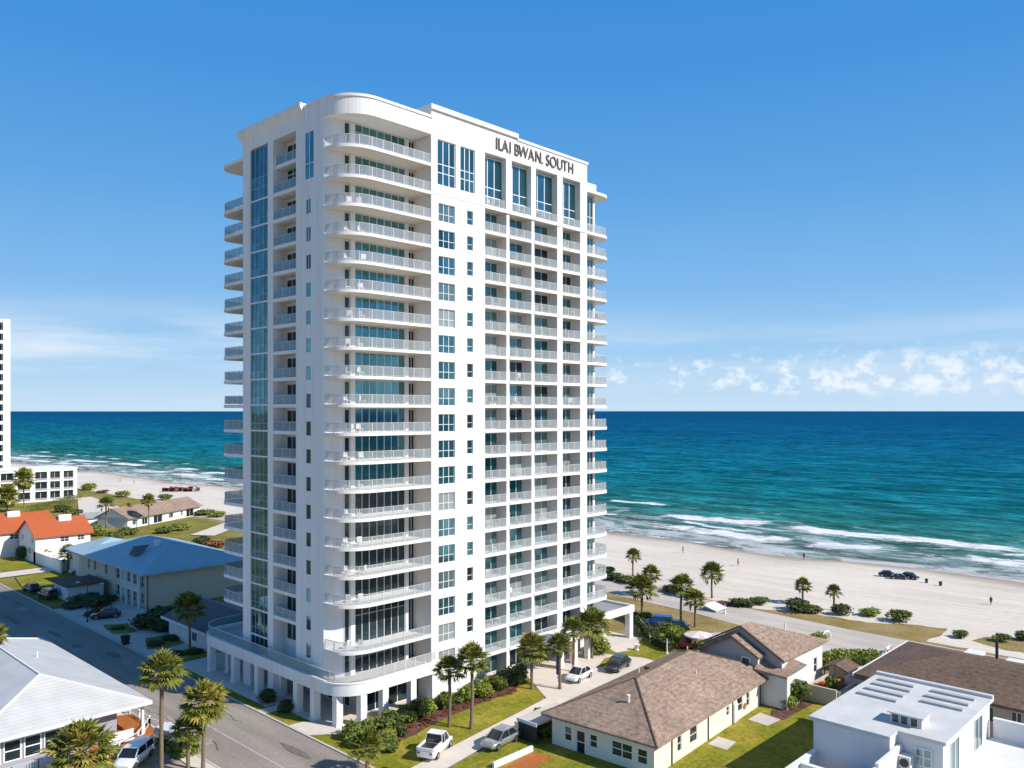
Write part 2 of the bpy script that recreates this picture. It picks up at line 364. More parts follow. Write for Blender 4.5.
def sea_material():
    m = bpy.data.materials.new('sea_water'); m.use_nodes = True; t = m.node_tree; p = t.nodes['Principled BSDF']
    M = lambda op, a, b=None, c=None: mth(op, a, b, c, tree=t)
    tcn = t.nodes.new('ShaderNodeTexCoord'); sp = t.nodes.new('ShaderNodeSeparateXYZ'); t.links.new(tcn.outputs['Object'], sp.inputs[0])
    X, Y = sp.outputs[0], sp.outputs[1]
    def noise(sx_, sy_, det=4, off=0., rough=.55, dist=0.):
        cx = t.nodes.new('ShaderNodeCombineXYZ'); t.links.new(M('MULTIPLY', X, sx_), cx.inputs[0]); t.links.new(M('MULTIPLY', Y, sy_), cx.inputs[1]); cx.inputs[2].default_value = off
        n = t.nodes.new('ShaderNodeTexNoise'); n.inputs['Scale'].default_value = 1; n.inputs['Detail'].default_value = det; n.inputs['Roughness'].default_value = rough; n.inputs['Distortion'].default_value = dist
        t.links.new(cx.outputs[0], n.inputs['Vector']); return n.outputs[0]
    # distance seaward of the shoreline
    shore = M('SUBTRACT', 186, M('MULTIPLY', M('MAXIMUM', M('SUBTRACT', Y, 150), 0), .050))
    d = M('SUBTRACT', X, shore)
    d = M('ADD', d, M('MULTIPLY', M('SUBTRACT', noise(.010,.022,3,4.2), .5), 16))
    cr = t.nodes.new('ShaderNodeValToRGB'); e = cr.color_ramp.elements
    e[0].position = 0; e[0].color = (.17,.21,.20,1); e[1].position = 1; e[1].color = (.005,.080,.185,1)
    for pz, c in ((.14,(.075,.165,.165)), (.27,(.022,.150,.150)), (.40,(.008,.145,.185)), (.55,(.006,.128,.200)), (.75,(.005,.096,.195))):
        k = e.new(pz); k.color = (*c,1)
    lg = M('DIVIDE', M('LOGARITHM', M('ADD', M('MULTIPLY', M('MAXIMUM', d, 0), .05), 1), 2.718), 5.2)
    t.links.new(lg, cr.inputs[0])
    # wind streaks, plus wave shading and sparkle painted into the water colour
    wv = noise(.020,.0042,5,1.7,.6); wv2 = noise(.13,.05,6,8.3,.7); wv3 = noise(.055,.012,6,5.1,.7); wv4 = noise(.42,.17,5,3.9,.72)
    hsv = t.nodes.new('ShaderNodeHueSaturation'); t.links.new(cr.outputs[0], hsv.inputs['Color'])
    t.links.new(M('MULTIPLY', M('MULTIPLY', rng(wv, .3, .7, .84, 1.16, tree=t), rng(wv3, .32, .68, .80, 1.20, tree=t)), M('MULTIPLY', rng(wv2, .36, .64, .58, 1.42, tree=t), rng(wv4, .36, .64, .66, 1.34, tree=t))), hsv.inputs['Value'])
    # foam: swash, inner and outer breakers, broken up along the coast
    def breaker(c, half, seed, lo, hi, along):
        dd = M('ADD', d, M('MULTIPLY', M('SUBTRACT', noise(.0,.012,3,seed), .5), 30))
        dd = M('ADD', dd, M('MULTIPLY', M('SUBTRACT', noise(.05,.10,5,seed+5), .5), 9))
        line = M('MULTIPLY', rng(dd, c-half, c-half*.2, tree=t), rng(dd, c, c+half*.45, 1, 0, tree=t))
        return M('MULTIPLY', line, rng(noise(.004, along, 3, seed+2), lo, hi, tree=t))
    b1 = M('MULTIPLY', breaker(3, 4, 11., .42, .58, .02), .72); b2 = breaker(23, 15, 23., .42, .54, .030); b3 = breaker(45, 16, 37., .41, .52, .021); b4 = breaker(68, 8, 51., .50, .57, .026); b5 = breaker(33, 5, 71., .52, .58, .018)
    fo = M('MAXIMUM', M('MAXIMUM', M('MAXIMUM', b1, b5), b2), M('MAXIMUM', b3, b4))
    tex = noise(.34,.15,8,2.2,.76,.9)
    foam = rng(M('ADD', M('MULTIPLY', fo, .55), M('MULTIPLY', tex, 1.15)), .86, 1.12, tree=t)
    caps = M('MULTIPLY', rng(noise(.16,.045,6,14.4,.75), .665, .72, tree=t), rng(d, 60, 900, .75, .0, tree=t))
    # thin lacy foam drifting inside the surf zone
    lace = M('MULTIPLY', rng(M('ADD', noise(.12,.05,7,6.6,.72,.8), M('MULTIPLY', rng(d, 4, 62, 1, 0, tree=t), .12)), .555, .69, tree=t), rng(d, 48, 78, .55, 0, tree=t))
    foam = M('MAXIMUM', foam, M('MAXIMUM', M('MULTIPLY', lace, .95), caps))
    mx = t.nodes.new('ShaderNodeMix'); mx.data_type = 'RGBA'; mx.inputs[7].default_value = (.78,.79,.80,1)
    t.links.new(foam, mx.inputs[0]); t.links.new(hsv.outputs[0], mx.inputs[6]); t.links.new(mx.outputs[2], p.inputs['Base Color'])
    t.links.new(rng(foam, 0, 1, .32, .9, tree=t), p.inputs['Roughness']); p.inputs['Specular IOR Level'].default_value = 0.0
    bp = t.nodes.new('ShaderNodeBump'); bp.inputs['Strength'].default_value = .9; bp.inputs['Distance'].default_value = 1.0
    hgt = M('ADD', M('ADD', M('MULTIPLY', noise(.10,.022,4,3.3,.5), 1.1), M('MULTIPLY', noise(.55,.25,4,7.7,.6), .45)), M('MULTIPLY', foam, .25))
    t.links.new(hgt, bp.inputs['Height']); t.links.new(bp.outputs[0], p.inputs['Normal'])
    return m

# ------------------------------------------------------------------ the setting: ground, beach, sea, roads
def struct(name, mb, m, label, cat):
    return tag(build(name, mb, m), label, cat, kind='structure')
g = MB(); g.poly([(-6000,-6000,0),(131,-6000,0),(131,100,0),(112,400,0),(60,1500,0),(0,8000,0),(-6000,8000,0)])
struct('ground', g, landm, 'sandy scrub ground under the whole neighbourhood', 'ground')
rs = random.Random(3)
def shore_a(b): return 186-.05*max(0,b-150)+2.5*math.sin(b*.045)+1.5*math.sin(b*.11+1)
g = MB(); As = [126,131,140,150,158,164,170,175,180,184,188,192,198,206,216,230]; Bs = [-1500,-600,-300]+list(range(-150,700,5))+list(range(700,3001,100))
P = []
for b in Bs:
    dl = shore_a(b)-186
    for a in As:
        aa = a+dl*min(1,(a-131)/27) if a > 131 else a+(2.0*math.sin(b*.09)+1.3*math.sin(b*.23) if a < 128 else 0)-(max(0,b-150)*.03 if a < 135 else 0)
        x = a-186; z = .005 if x < -22 else (.005-.305*((x+22)/22)**1.3 if x < 0 else -.30-.05*x)
        if 143 < a < 165: z += .10*(1+math.sin(b*.11+a*.2)*math.sin(a*.35))*min(1,(a-143)/7)
        P.append((aa, b, z))
n = len(As)
g.faces(P, [(i*n+k, i*n+k+1, (i+1)*n+k+1, (i+1)*n+k) for i in range(len(Bs)-1) for k in range(n-1)], True)
struct('beach', g, sand_material(), 'wide pale sand beach between the coast road and the surf', 'beach')
g = MB(); g.poly([(148,-90000,-.30),(140000,-90000,-.30),(140000,90000,-.30),(148,90000,-.30)])
struct('sea', g, sea_material(), 'blue green sea with white breakers along the beach', 'sea')
LZ = [.006]
def wob(pts, amp, step=1.5, seed=1):
    r = random.Random(seed); out = []
    for i in range(len(pts)):
        a = Vector(pts[i]); b = Vector(pts[(i+1)%len(pts)]); k = max(1, int((b-a).length/step))
        for j in range(k):
            p = a.lerp(b, j/k); out.append((p.x+r.uniform(-amp,amp), p.y+r.uniform(-amp,amp)))
    return out
def patch(name, pts, m, label, cat, amp=0, step=1.5):
    LZ[0] += .004; g = MB()
    pp = wob(pts, amp, step, len(label)) if amp else list(pts)
    ar = sum(pp[i][0]*pp[(i+1)%len(pp)][1]-pp[(i+1)%len(pp)][0]*pp[i][1] for i in range(len(pp)))
    if ar < 0: pp = pp[::-1]
    g.poly([(x,y,LZ[0]) for x,y in pp])
    return struct(name, g, m, label, cat)
def rect(x0,x1,y0,y1): return [(x0,y0),(x1,y0),(x1,y1),(x0,y1)]
patch('lawn', rect(46.9,128,100,420), grass2, 'green and tan ground around the far houses', 'lawn', .0)
patch('lawn', rect(97,128,-120,100), drygrass, 'tan dry grass strip between the houses and the coast road', 'grass strip', .3)
patch('lawn', [(127.6,39.5),(133,38.6),(137.7,39.5),(136.5,43),(133.2,48),(132.6,55),(132.2,60),(130.8,63.2),(129.2,65),(129.0,73),(131.2,78),(132.6,82),(131.5,86),(131.8,90),(134.6,98),(136,103),(137,140),(128,250),(122,300),(121,345),(112,350),(112,300),(126,140),(132,103),(132,98),(129.5,86.3),(127.6,67),(126.2,49.6)], drygrass, 'dry grass fringe between the coast road and the sand', 'grass strip', .45, 1.2)
patch('lawn', [(130.5,6),(138,10),(141,20),(139.8,28),(136.6,33.5),(133,34.6),(131,31)], drygrass, 'small dry grass mound on the sand beyond the dark roof', 'grass strip', .3)
patch('road', [(134.2,103),(133,98),(130.2,86.3),(128.2,67),(126.6,49.6),(126.5,39),(127,-120),(118,-120),(117,30),(115.6,40),(115.3,48),(115.6,55),(119.4,73),(121.3,90.7),(124,112),(126,140),(120,245),(112,300),(118,300),(127,250),(135.5,140)], beachroad, 'pale asphalt coast road along the back of the beach', 'road')
patch('road', [(115.3,52),(117,40),(116,32),(112,34),(105,44),(104,48),(109.3,47.2),(112.5,49.5)], concrete, 'pale concrete spur leaving the coast road behind the brown roofs', 'road')
patch('road', rect(36.8,46.5,-220,900), asphalt, 'grey asphalt street running past the tower', 'road')
for i in range(-12, 60):
    pass
g = MB()
LZ[0] += .004
g.poly([(40.87,-200,LZ[0]),(40.98,-200,LZ[0]),(40.98,86.5,LZ[0]),(40.87,86.5,LZ[0])])
struct('lane_marking', g, paint_w, 'long white lane line on the grey street', 'road marking')
sr = random.Random(31)
for i_ in range(14):
    y_ = sr.uniform(60, 165); x_ = sr.uniform(37.5, 45.5); LZ[0] += .002; n_ = 12; rx_, ry_ = sr.uniform(.3,.9), sr.uniform(.8,3.2)
    g = MB(); g.poly([(x_+rx_*math.cos(k*math.pi/6)*sr.uniform(.7,1.2), y_+ry_*math.sin(k*math.pi/6)*sr.uniform(.8,1.15), LZ[0]) for k in range(n_)])
    struct('road_patch', g, patch_d if i_ % 3 else patch_l, 'irregular repair patch or stain on the street surface', 'road patch')
for i_ in range(10):
    y_ = sr.uniform(62, 120); x_ = sr.uniform(37.5, 45); LZ[0] += .002; g = MB(); pts_ = [(x_, y_)]
    for k in range(9): pts_.append((pts_[-1][0]+sr.uniform(-.5,.5), pts_[-1][1]+sr.uniform(.3,1.0)))
    for k in range(9): g.poly([(pts_[k][0]-.03,pts_[k][1],LZ[0]),(pts_[k][0]+.03,pts_[k][1],LZ[0]),(pts_[k+1][0]+.03,pts_[k+1][1],LZ[0]),(pts_[k+1][0]-.03,pts_[k+1][1],LZ[0])])
    struct('road_crack', g, patch_d, 'dark sealed crack running along the street surface', 'road crack')
# kerbs: real steps
for nm, x0, x1, lb in (('kerb',46.5,46.75,'pale kerb on the tower side of the street'), ('kerb',36.55,36.8,'pale kerb on the side of the white roofed house')):
    g = MB()
    for y in range(-100, 300, 4): g.box(x0, x1, y+.01, y+3.99, 0, .13)
    struct(nm, g, concrete, lb, 'kerb')
patch('pavement', rect(35.0,36.55,-60,260), paving, 'narrow pavement beside the white roofed house', 'pavement')
patch('lawn', rect(46.75,60,62,107), grass, 'green verge between the street and the arcade', 'lawn')
patch('pavement', [(47.9,84.2),(49.0,84.2),(49.0,74.6),(50.2,71.2),(62.2,71.2),(62.2,108),(47.9,108)], paving, 'pale paving in front of the arcade', 'pavement')
patch('pavement', rect(46.75,49.0,82.2,83.8), paving, 'short concrete path across the verge', 'path')
patch('pavement', [(46.75,77.4),(48.3,77.2),(50.6,75.2),(50.8,72.2),(49.6,71.2),(46.75,73.6)], paving, 'concrete path from the street to the rounded corner', 'path')
patch('lawn', [(46.75,72.5),(50,71.3),(52.5,70.8),(63,70.2),(76,69.8),(72.3,63.6),(67.3,62.4),(56,60.9),(48.2,59.8),(46.75,64)], grass, 'bright green lawn in front of the tower', 'lawn')
patch('flower_bed', [(50.5,71.0),(63,71.2),(72.5,70.6),(75.5,69.0),(71,67.7),(60.5,67.0),(53,65.6),(50,67.5)], mulch, 'brown mulch bed along the foot of the tower', 'flower bed', .15)
patch('driveway', [(42,52),(48.4,59.8),(56,60.95),(67.4,62.5),(72.0,63.2),(70,59.0),(64.8,59.3),(58,58.6),(50,57.2),(46,50)], paving, 'pale concrete driveway beside the brown roofed house', 'driveway')
patch('forecourt', [(72.0,63.4),(76,69.9),(77,74),(91,74),(90.6,68.4),(91.6,66.2),(92.6,64.0),(92.4,60.6),(86,58.5),(74,58.5),(70,60)], paving, 'pale paved forecourt with parked cars', 'forecourt')
patch('lawn', [(85.0,65.9),(88.8,67.5),(92,66.8),(89,65.2),(86.5,64.9)], grass, 'small grass island in the forecourt', 'lawn', .1)
patch('lawn', [(90.6,68.4),(91.0,70.4),(94,70.4),(101,71),(110,72),(110,60),(97,58),(92.4,59.6),(92.6,64.0),(91.6,66.2)], grass, 'bright green lawn beyond the forecourt', 'lawn')
patch('pavement', [(92.4,70.2),(100.2,70.6),(100.2,77),(92.4,77)], paving, 'pale floor under the flat entrance canopy', 'pavement')
patch('pavement', [(92,68.0),(94.4,67.2),(100.6,69.6),(100.2,70.6),(93,70.3)], paving, 'short path from the canopy across the lawn', 'path')
patch('lawn', [(55,36),(72,33.5),(90,34.2),(96,37.6),(94,40.6),(92,44),(88,44.4),(63,42.6),(55,42)], grass, 'side lawn between the cream wall and the white house', 'lawn')
patch('flower_bed', [(84.2,40.0),(91.5,39.9),(92.4,42.6),(86,42.5),(84.6,41.8)], mulch, 'brown mulch bed under the tall shrub', 'flower bed', .12)
patch('pavement', [(81.6,40.6),(84.2,40.4),(84.6,43.0),(81.8,43.0)], concrete, 'concrete pad at the side door of the cream house', 'path')
patch('pavement', [(73.0,40.6),(75.4,40.9),(75.4,42.9),(73.0,42.7)], concrete, 'small concrete pad by the cream wall', 'path')
patch('lawn', [(46.75,50),(48,57),(60,58.0),(66,58.4),(64,55),(63.2,42.4),(60,40),(50,40)], grass, 'lawn at the front of the brown roofed house', 'lawn')
patch('patio', [(34.2,82),(36.4,85),(36.6,92.5),(34.6,93.6),(28.2,85.3),(27,80)], patio, 'orange patio beside the white roofed house', 'patio')
patch('patio', [(54.8,53.6),(59.3,54.1),(59.9,51.8),(55.2,51.2)], patio, 'orange brown paved corner at the bottom of the driveway lawn', 'patio')
h_ = tag(build('low_wall', (lambda g_: (g_.box(54.2,59.6,54.1,54.35,0,.7), g_)[1])(MB()), trim), 'low white wall edging the orange brown paving by the driveway', 'wall')
# far left: drives, lawns and paths in front of the houses
patch('pavement', rect(46.75,57.5,108,151), concrete, 'concrete forecourt before the cream apartment house', 'forecourt')
patch('lawn', [(47.8,116),(50,114.5),(55,116.5),(58,121),(50,122)], grass2, 'dark grass island on the forecourt', 'lawn', .15)
patch('lawn', [(47.6,127.5),(50.6,126.2),(51.6,132.5),(48.6,134.5)], grass2, 'small round grass island by the street', 'lawn', .15)
patch('lawn', [(47.6,107),(53.5,107),(54,113),(50.5,112)], grass2, 'dark verge next to the arcade', 'lawn', .1)
patch('lawn', [(47.2,166),(57,166),(58,186),(50.5,186)], grass, 'sunlit lawn before the white garden wall', 'lawn')
patch('driveway', rect(46.75,58,187,193), paving, 'pale driveway between the sunlit lawns', 'driveway')
patch('lawn', rect(46.75,58,193.5,214), grass, 'lawn before the orange roofed houses', 'lawn')
patch('driveway', [(80,268),(100,298),(113,338),(118,338),(112,292),(92,262)], paving, 'pale drive curving below the white apartment block', 'driveway')
patch('driveway', [(100,215),(126,238),(127,230),(104,209)], paving, 'pale drive in front of the long brown house', 'driveway')
patch('lawn', [(113,300),(128,318),(131,290),(124,262),(112,278)], grass, 'green lawn above the long brown house', 'lawn', .4)

# ------------------------------------------------------------------ the tower
T = empty('condominium_tower', (50.3,72.3,0), 'tall white condominium tower with rounded corner balconies beside the street', 'tower')
PI = 3.07
def Zs(j): return 58.35-PI*j                   # underside of slab j
SL = .40                                        # slab depth
def wallface(mb, o, d, n, s0, s1, z0, z1, holes, dep):
    """flat wall s0..s1 x z0..z1 with openings and their reveals; o origin, d along, n outward"""
    ss = sorted({s0,s1,*[h[0] for h in holes],*[h[1] for h in holes]}); zz = sorted({z0,z1,*[h[2] for h in holes],*[h[3] for h in holes]})
    P = lambda s, z, k=0: (o[0]+d[0]*s-n[0]*k, o[1]+d[1]*s-n[1]*k, z)
    for i in range(len(ss)-1):
        run = None
        for k in range(len(zz)-1):
            cs = (ss[i]+ss[i+1])/2; cz = (zz[k]+zz[k+1])/2
            hole = any(h[0] < cs < h[1] and h[2] < cz < h[3] for h in holes)
            if not hole and run is None: run = zz[k]
            if (hole or k == len(zz)-2) and run is not None:
                ze = zz[k] if hole else zz[k+1]
                mb.poly([P(ss[i],run),P(ss[i+1],run),P(ss[i+1],ze),P(ss[i],ze)]); run = None
    for a, b, c, e in holes:
        mb.poly([P(a,c),P(b,c),P(b,c,dep),P(a,c,dep)]); mb.poly([P(a,e,dep),P(b,e,dep),P(b,e),P(a,e)])
        mb.poly([P(a,c),P(a,c,dep),P(a,e,dep),P(a,e)]); mb.poly([P(b,c,dep),P(b,c),P(b,e),P(b,e,dep)])
rw = random.Random(77)
def window(name, parent, o, d, n, s0, s1, z0, z1, cols, rows, gl, fr=.07, fm=None, curtain=False):
    """glazing set back in an opening, its frame a child; cols/rows are fractions"""
    P = lambda s, z, k: (o[0]+d[0]*s+n[0]*k, o[1]+d[1]*s+n[1]*k, z)
    m = MB(); cc = [0,*cols,1]; rr_ = [0,*rows,1]
    for i in range(len(cc)-1):
        for k in range(len(rr_)-1):          # every pane hangs a hair out of true, as real glass does
            a, b = s0+(s1-s0)*cc[i], s0+(s1-s0)*cc[i+1]; lo, hi = z0+(z1-z0)*rr_[k], z0+(z1-z0)*rr_[k+1]
            t1, t2 = rw.uniform(-.007,.003), rw.uniform(-.007,.003); t3 = rw.uniform(-.006,.006)
            m.poly([P(a,lo,t1),P(b,lo,t2),P(b,hi,t2+t3),P(a,hi,t1+t3)])
    gw = build(name, m, gl, parent); f = MB()
    def bx(a0,a1,b0,b1,k=.05):
        p = [P(a0,b0,.004),P(a1,b0,.004),P(a1,b1,.004),P(a0,b1,.004),P(a0,b0,k),P(a1,b0,k),P(a1,b1,k),P(a0,b1,k)]
        f.faces(p, [(4,5,6,7),(0,1,5,4),(1,2,6,5),(2,3,7,6),(3,0,4,7)])
    bx(s0,s0+fr,z0,z1); bx(s1-fr,s1,z0,z1); bx(s0+fr,s1-fr,z0,z0+fr); bx(s0+fr,s1-fr,z1-fr,z1)
    for c in cols:
        x = s0+(s1-s0)*c; bx(x-fr*.55,x+fr*.55,z0+fr,z1-fr,.045)
    for r_ in rows:
        y = z0+(z1-z0)*r_; bx(s0+fr,s1-fr,y-fr*.45,y+fr*.45,.04)
    build('frame', f, fm or framem, gw); return gw
def railing(mb, path, z, h=1.05, pick=.125, w=.0085, post=1.45, rail=.03):
    """top and foot rail, posts and pickets along a 2-D path"""
    L = 0
    for i in range(len(path)-1):
        a = Vector(path[i]); b = Vector(path[i+1]); l = (b-a).length
        mb.bar((*a,z+h),(*b,z+h), rail); mb.bar((*a,z+.10),(*b,z+.10), rail*.7)
        k = int((L % pick == 0) or 1); s = pick-(L % pick)
        while s < l:
            p = a.lerp(b, s/l); ang = math.atan2(b.y-a.y, b.x-a.x)
            mb.obox(p.x, p.y, ang, w*2, w*1.2, z+.10, z+h); s += pick
        s = 0 if i == 0 else post-(L % post)
        while s < l:
            p = a.lerp(b, s/l); mb.obox(p.x, p.y, math.atan2(b.y-a.y, b.x-a.x), .075, .06, z, z+h+.02); s += post
        L += l
    e = path[-1]; mb.obox(e[0], e[1], 0, .07, .07, z, z+h+.02)
RX, RN = (1,0), (0,-1)                          # right face: along +X, facing -Y
LX, LN = (0,1), (-1,0)                          # left face: along +Y, facing -X
A0, B0 = 50.3, 72.3
W = MB()
# right face: flat wall with windows
rows = range(0, 18); holes = []
for j in rows:
    hz = Zs(j)-.75; holes += [(63.3,65.9,hz-2.1,hz), (67.85,68.85,hz-1.75,hz-.08)]
holes += [(63.15,66.0,59.7,65.0),(66.75,69.15,59.7,65.0)]
wallface(W, (0,B0), RX, RN, 62.2, 70.85, 0, 68.2, holes, .22)
W.poly([(70.85,B0,0),(70.85,74.2,0),(70.85,74.2,65.2),(70.85,B0,65.2)])          # reveal of the first loggia
W.poly([(62.2,75.6,0),(62.2,B0,0),(62.2,B0,68.2),(62.2,75.6,68.2)])              # side of the wall beside the rounded balconies
W.box(62.2,62.6,75.6,82,66.2,68.2)
for j in rows:
    hz = Zs(j)-.75
    window('window', T, (0,B0+.2), RX, RN, 63.3, 65.9, hz-2.1, hz, (.34,.66), (.42,), random.choice([glass_t,glass_t,glass_c,glass_k,glass_w,glass_d]))
    window('narrow_window', T, (0,B0+.2), RX, RN, 67.85, 68.85, hz-1.75, hz-.08, (), (.42,), random.choice([glass_t,glass_d]), .06)
for a, b in ((63.15,66.0),(66.75,69.15)):
    window('tall_window', T, (0,B0+.2), RX, RN, a, b, 59.7, 65.0, (.34,.67), (.28,.47), glass_t, .10)
# right face: piers, party walls, parapets
for a0, a1, z1, b in ((84.5,85.6,65.2,B0),(89.4,90.9,65.2,B0)): W.box(a0,a1,b,74.3,0,z1)
for a0, a1 in ((74.75,75.25),(79.45,79.95)): W.box(a0,a1,B0+.08,74.3,0,58.3)
for a0, a1 in ((74.6,75.6),(79.3,80.2)): W.box(a0,a1,B0+.02,74.3,58.75,65.2)
W.box(70.85,90.9,B0,74.3,65.2,68.2)
W.box(62.0,76.6,B0-.28,B0+.5,68.2,68.75); W.box(62.0,62.5,B0+.5,82,68.2,68.75)
W.box(76.6,91.05,B0-.14,B0+.4,67.95,68.28)
W.box(90.9,94.4,73.4,93.0,64.7,66.0)
# loggia backs and end bay
W.box(70.85,90.9,74.3,75.4,0,65.2)
W.box(62.2,90.9,75.6,93.6,4.5,66.2); W.box(54.6,90.9,75.6,93.6,0,4.5)
W.box(90.9,94.0,73.8,92.8,0,64.7); W.box(94.0,94.3,73.6,73.9,0,64.7)
# rounded corner: recess
W.prism([(A0,76.24),(52.32,75.4),(62.2,75.4),(62.2,75.6),(52.3,75.6),(A0+.3,76.3)],4.4,65.2)
# left face: solid wall with slits
lh = []
for j in range(0, 18):
    hz = Zs(j)-1.5; lh.append((78.7,79.7,hz-1.65,hz))
lh.append((78.1,79.9,59.0,64.3))
wallface(W, (A0,0), LX, LN, 76.24, 81.75, 4.4, 67.0, lh, .07)
for j in range(0, 18):
    hz = Zs(j)-1.5; window('slit_window', T, (A0+.06,0), LX, LN, 78.7, 79.7, hz-1.65, hz, (.5,) if j < 3 else (), (), random.choice([glass_t,glass_d]), .05)
window('tall_window', T, (A0+.06,0), LX, LN, 78.1, 79.9, 59.0, 64.3, (.5,), (.33,), glass_t, .08)
W.box(A0+.25,A0+2.0,76.3,81.75,4.4,66.9)
W.box(A0,A0+1.9,91.95,93.75,0,65.0); W.box(A0,A0+1.9,86.7,87.9,0,65.0)
W.box(A0+1.8,62.2,81.75,93.6,4.4,65.0)
W.box(A0,A0+1.9,79.98,93.75,65.0,66.9)                                             # left parapet
cs = [(0,65.0),(.12,66.3),(.45,66.9),(.6,67.15),(.6,67.6)]
for i in range(4):                                                                 # flared cornice
    (o1,z1),(o2,z2) = cs[i], cs[i+1]
    W.poly([(A0-o1,79.98,z1),(A0-o1,93.75+o1,z1),(A0-o2,93.75+o2,z2),(A0-o2,79.98,z2)][::-1])
    W.poly([(A0-o1,93.75+o1,z1),(A0+9,93.75+o1,z1),(A0+9,93.75+o2,z2),(A0-o2,93.75+o2,z2)][::-1])
W.poly([(A0-x,79.98,z) for x,z in cs]+[(A0+.4,79.98,67.6),(A0+.4,79.98,65.0)])
W.poly([(A0-.6,79.98,67.6),(A0+9,79.98,67.6),(A0+9,94.35,67.6),(A0-.6,94.35,67.6)])
build('wall', W, stucco, T)
# roof parapet of the rounded corner
OUT = [(50.34,76.22),(50.5,75.0)]+arc(54.2,75.0,3.7,2.75,180,270,14)[1:]+[(62.2,72.25)]
PAR = [(A0-.03,79.95),(A0-.03,76.3)]+arc(54.4,76.3,4.13,4.35,180,270,16)[1:]+[(62.05,71.95)]
g = MB(); g.prism(PAR+[(62.05,76.2),(A0+1.0,76.2),(A0+1.0,79.95)], 65.15, 65.4)
g.strip(PAR, .45, 65.4, 67.0); g.strip(offset(PAR,-.12), .7, 67.0, 67.3)
g.prism(offset(PAR,.3)+[(62.0,79.9)], 66.5, 66.6)
build('rounded_parapet', g, stucco, T)
# corner balconies
def corner_slab(z, dep=.34):
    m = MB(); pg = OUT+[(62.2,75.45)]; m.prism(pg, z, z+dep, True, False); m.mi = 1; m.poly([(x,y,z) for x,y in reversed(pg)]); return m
RAILC = offset(OUT, .14)
def glaze_corner(z0, z1, rows):
    gl = window('corner_glazing', T, (0,75.36), RX, RN, 53.7, 60.75, z0, z1, (.14,.28,.43,.575,.72,.86), rows, glass_t if z0 > 24 else glass_d, .055)
    return gl
cz = [61.6]+[Zs(j) for j in range(0,16)]+[7.35]
first = None
for i, z in enumerate(cz):
    if i < 2 or i == len(cz)-1:
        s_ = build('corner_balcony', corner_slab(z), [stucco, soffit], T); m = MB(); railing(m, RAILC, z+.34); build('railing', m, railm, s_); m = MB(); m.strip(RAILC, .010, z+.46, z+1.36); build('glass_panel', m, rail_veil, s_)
        if i == 1: first = s_
    else: copy_part(first, T, (0,0,z-cz[1]))
cf = [(61.6,65.15)]+[(cz[i+1], cz[i]) for i in range(0,len(cz)-1)]+[(4.0,7.35)]
for z0, z1 in cf:
    tall = z1-z0 > 4; glaze_corner(z0+.36, z1-.05, (.68,) if tall else ((.72,) if z0 == 61.6 else ()))
    window('balcony_door', T, (0,75.36), RX, RN, 52.35, 53.0, z0+.36, z1-.2, (), (), glass_d, .05)
    window('balcony_door', T, (0,75.36), RX, RN, 61.25, 62.12, z0+.36, z1-.2, (.5,), (), glass_d, .06)
pl = MB()
for a0, a1 in ((53.08,53.68),(60.77,61.22)): pl.box(a0,a1,75.18,75.39,4.4,65.1)
build('pilaster', pl, stucco, T)
# right face loggias: slab + railing, doors
bays = [(70.86,74.74),(75.26,79.44),(79.96,84.49),(85.61,89.39)]
for a0, a1 in bays:
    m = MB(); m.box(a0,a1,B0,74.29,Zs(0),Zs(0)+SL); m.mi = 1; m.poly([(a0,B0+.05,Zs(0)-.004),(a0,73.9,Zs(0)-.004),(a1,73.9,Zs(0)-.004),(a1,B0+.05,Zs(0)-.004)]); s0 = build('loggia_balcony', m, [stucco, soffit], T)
    r_ = MB(); railing(r_, [(a0+.03,B0+.12),(a1-.03,B0+.12)], Zs(0)+SL, post=(a1-a0)/3.0); build('railing', r_, railm, s0); r_ = MB(); r_.box(a0+.05,a1-.05,B0+.115,B0+.125,Zs(0)+SL+.12,Zs(0)+SL+1.02); build('glass_panel', r_, rail_veil, s0)
    d0 = window('sliding_door', T, (0,73.75), RX, RN, a0+.05, a1-.35, Zs(1)+SL+.02, Zs(0)-.12, (.36,.68), (), glass_t, .06)
    for j in range(1, 19): copy_part(s0, T, (0,0,Zs(j)-Zs(0)))
    for j in range(2, 20):
        c = copy_part(d0, T, (0,0,Zs(j)-Zs(1)))
        if random.random() < .6:
            c.data = d0.data.copy(); c.data.materials[0] = random.choice([glass_c,glass_d,glass_k,glass_w])
    window('penthouse_window', T, (0,73.15), RX, RN, a0+.05, a1-.05, Zs(0)+SL, 65.0, (.3,.62), (.22,.40), glass_t, .11)
bm_ = MB(); bm_.box(70.85,90.95,B0-.09,B0-.002,Zs(0)-.02,Zs(0)+SL+.03); bm_.box(62.19,70.85,B0-.05,B0-.002,Zs(0)+.2,Zs(0)+.34)
build('belt_course', bm_, stucco, T)
# back walls of the loggias in warm stucco
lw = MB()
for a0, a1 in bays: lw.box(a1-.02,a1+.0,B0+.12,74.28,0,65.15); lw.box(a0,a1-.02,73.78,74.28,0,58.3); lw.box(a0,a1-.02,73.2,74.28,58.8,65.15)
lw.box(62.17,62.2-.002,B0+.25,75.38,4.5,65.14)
build('loggia_lining', lw, loggia_m, T)
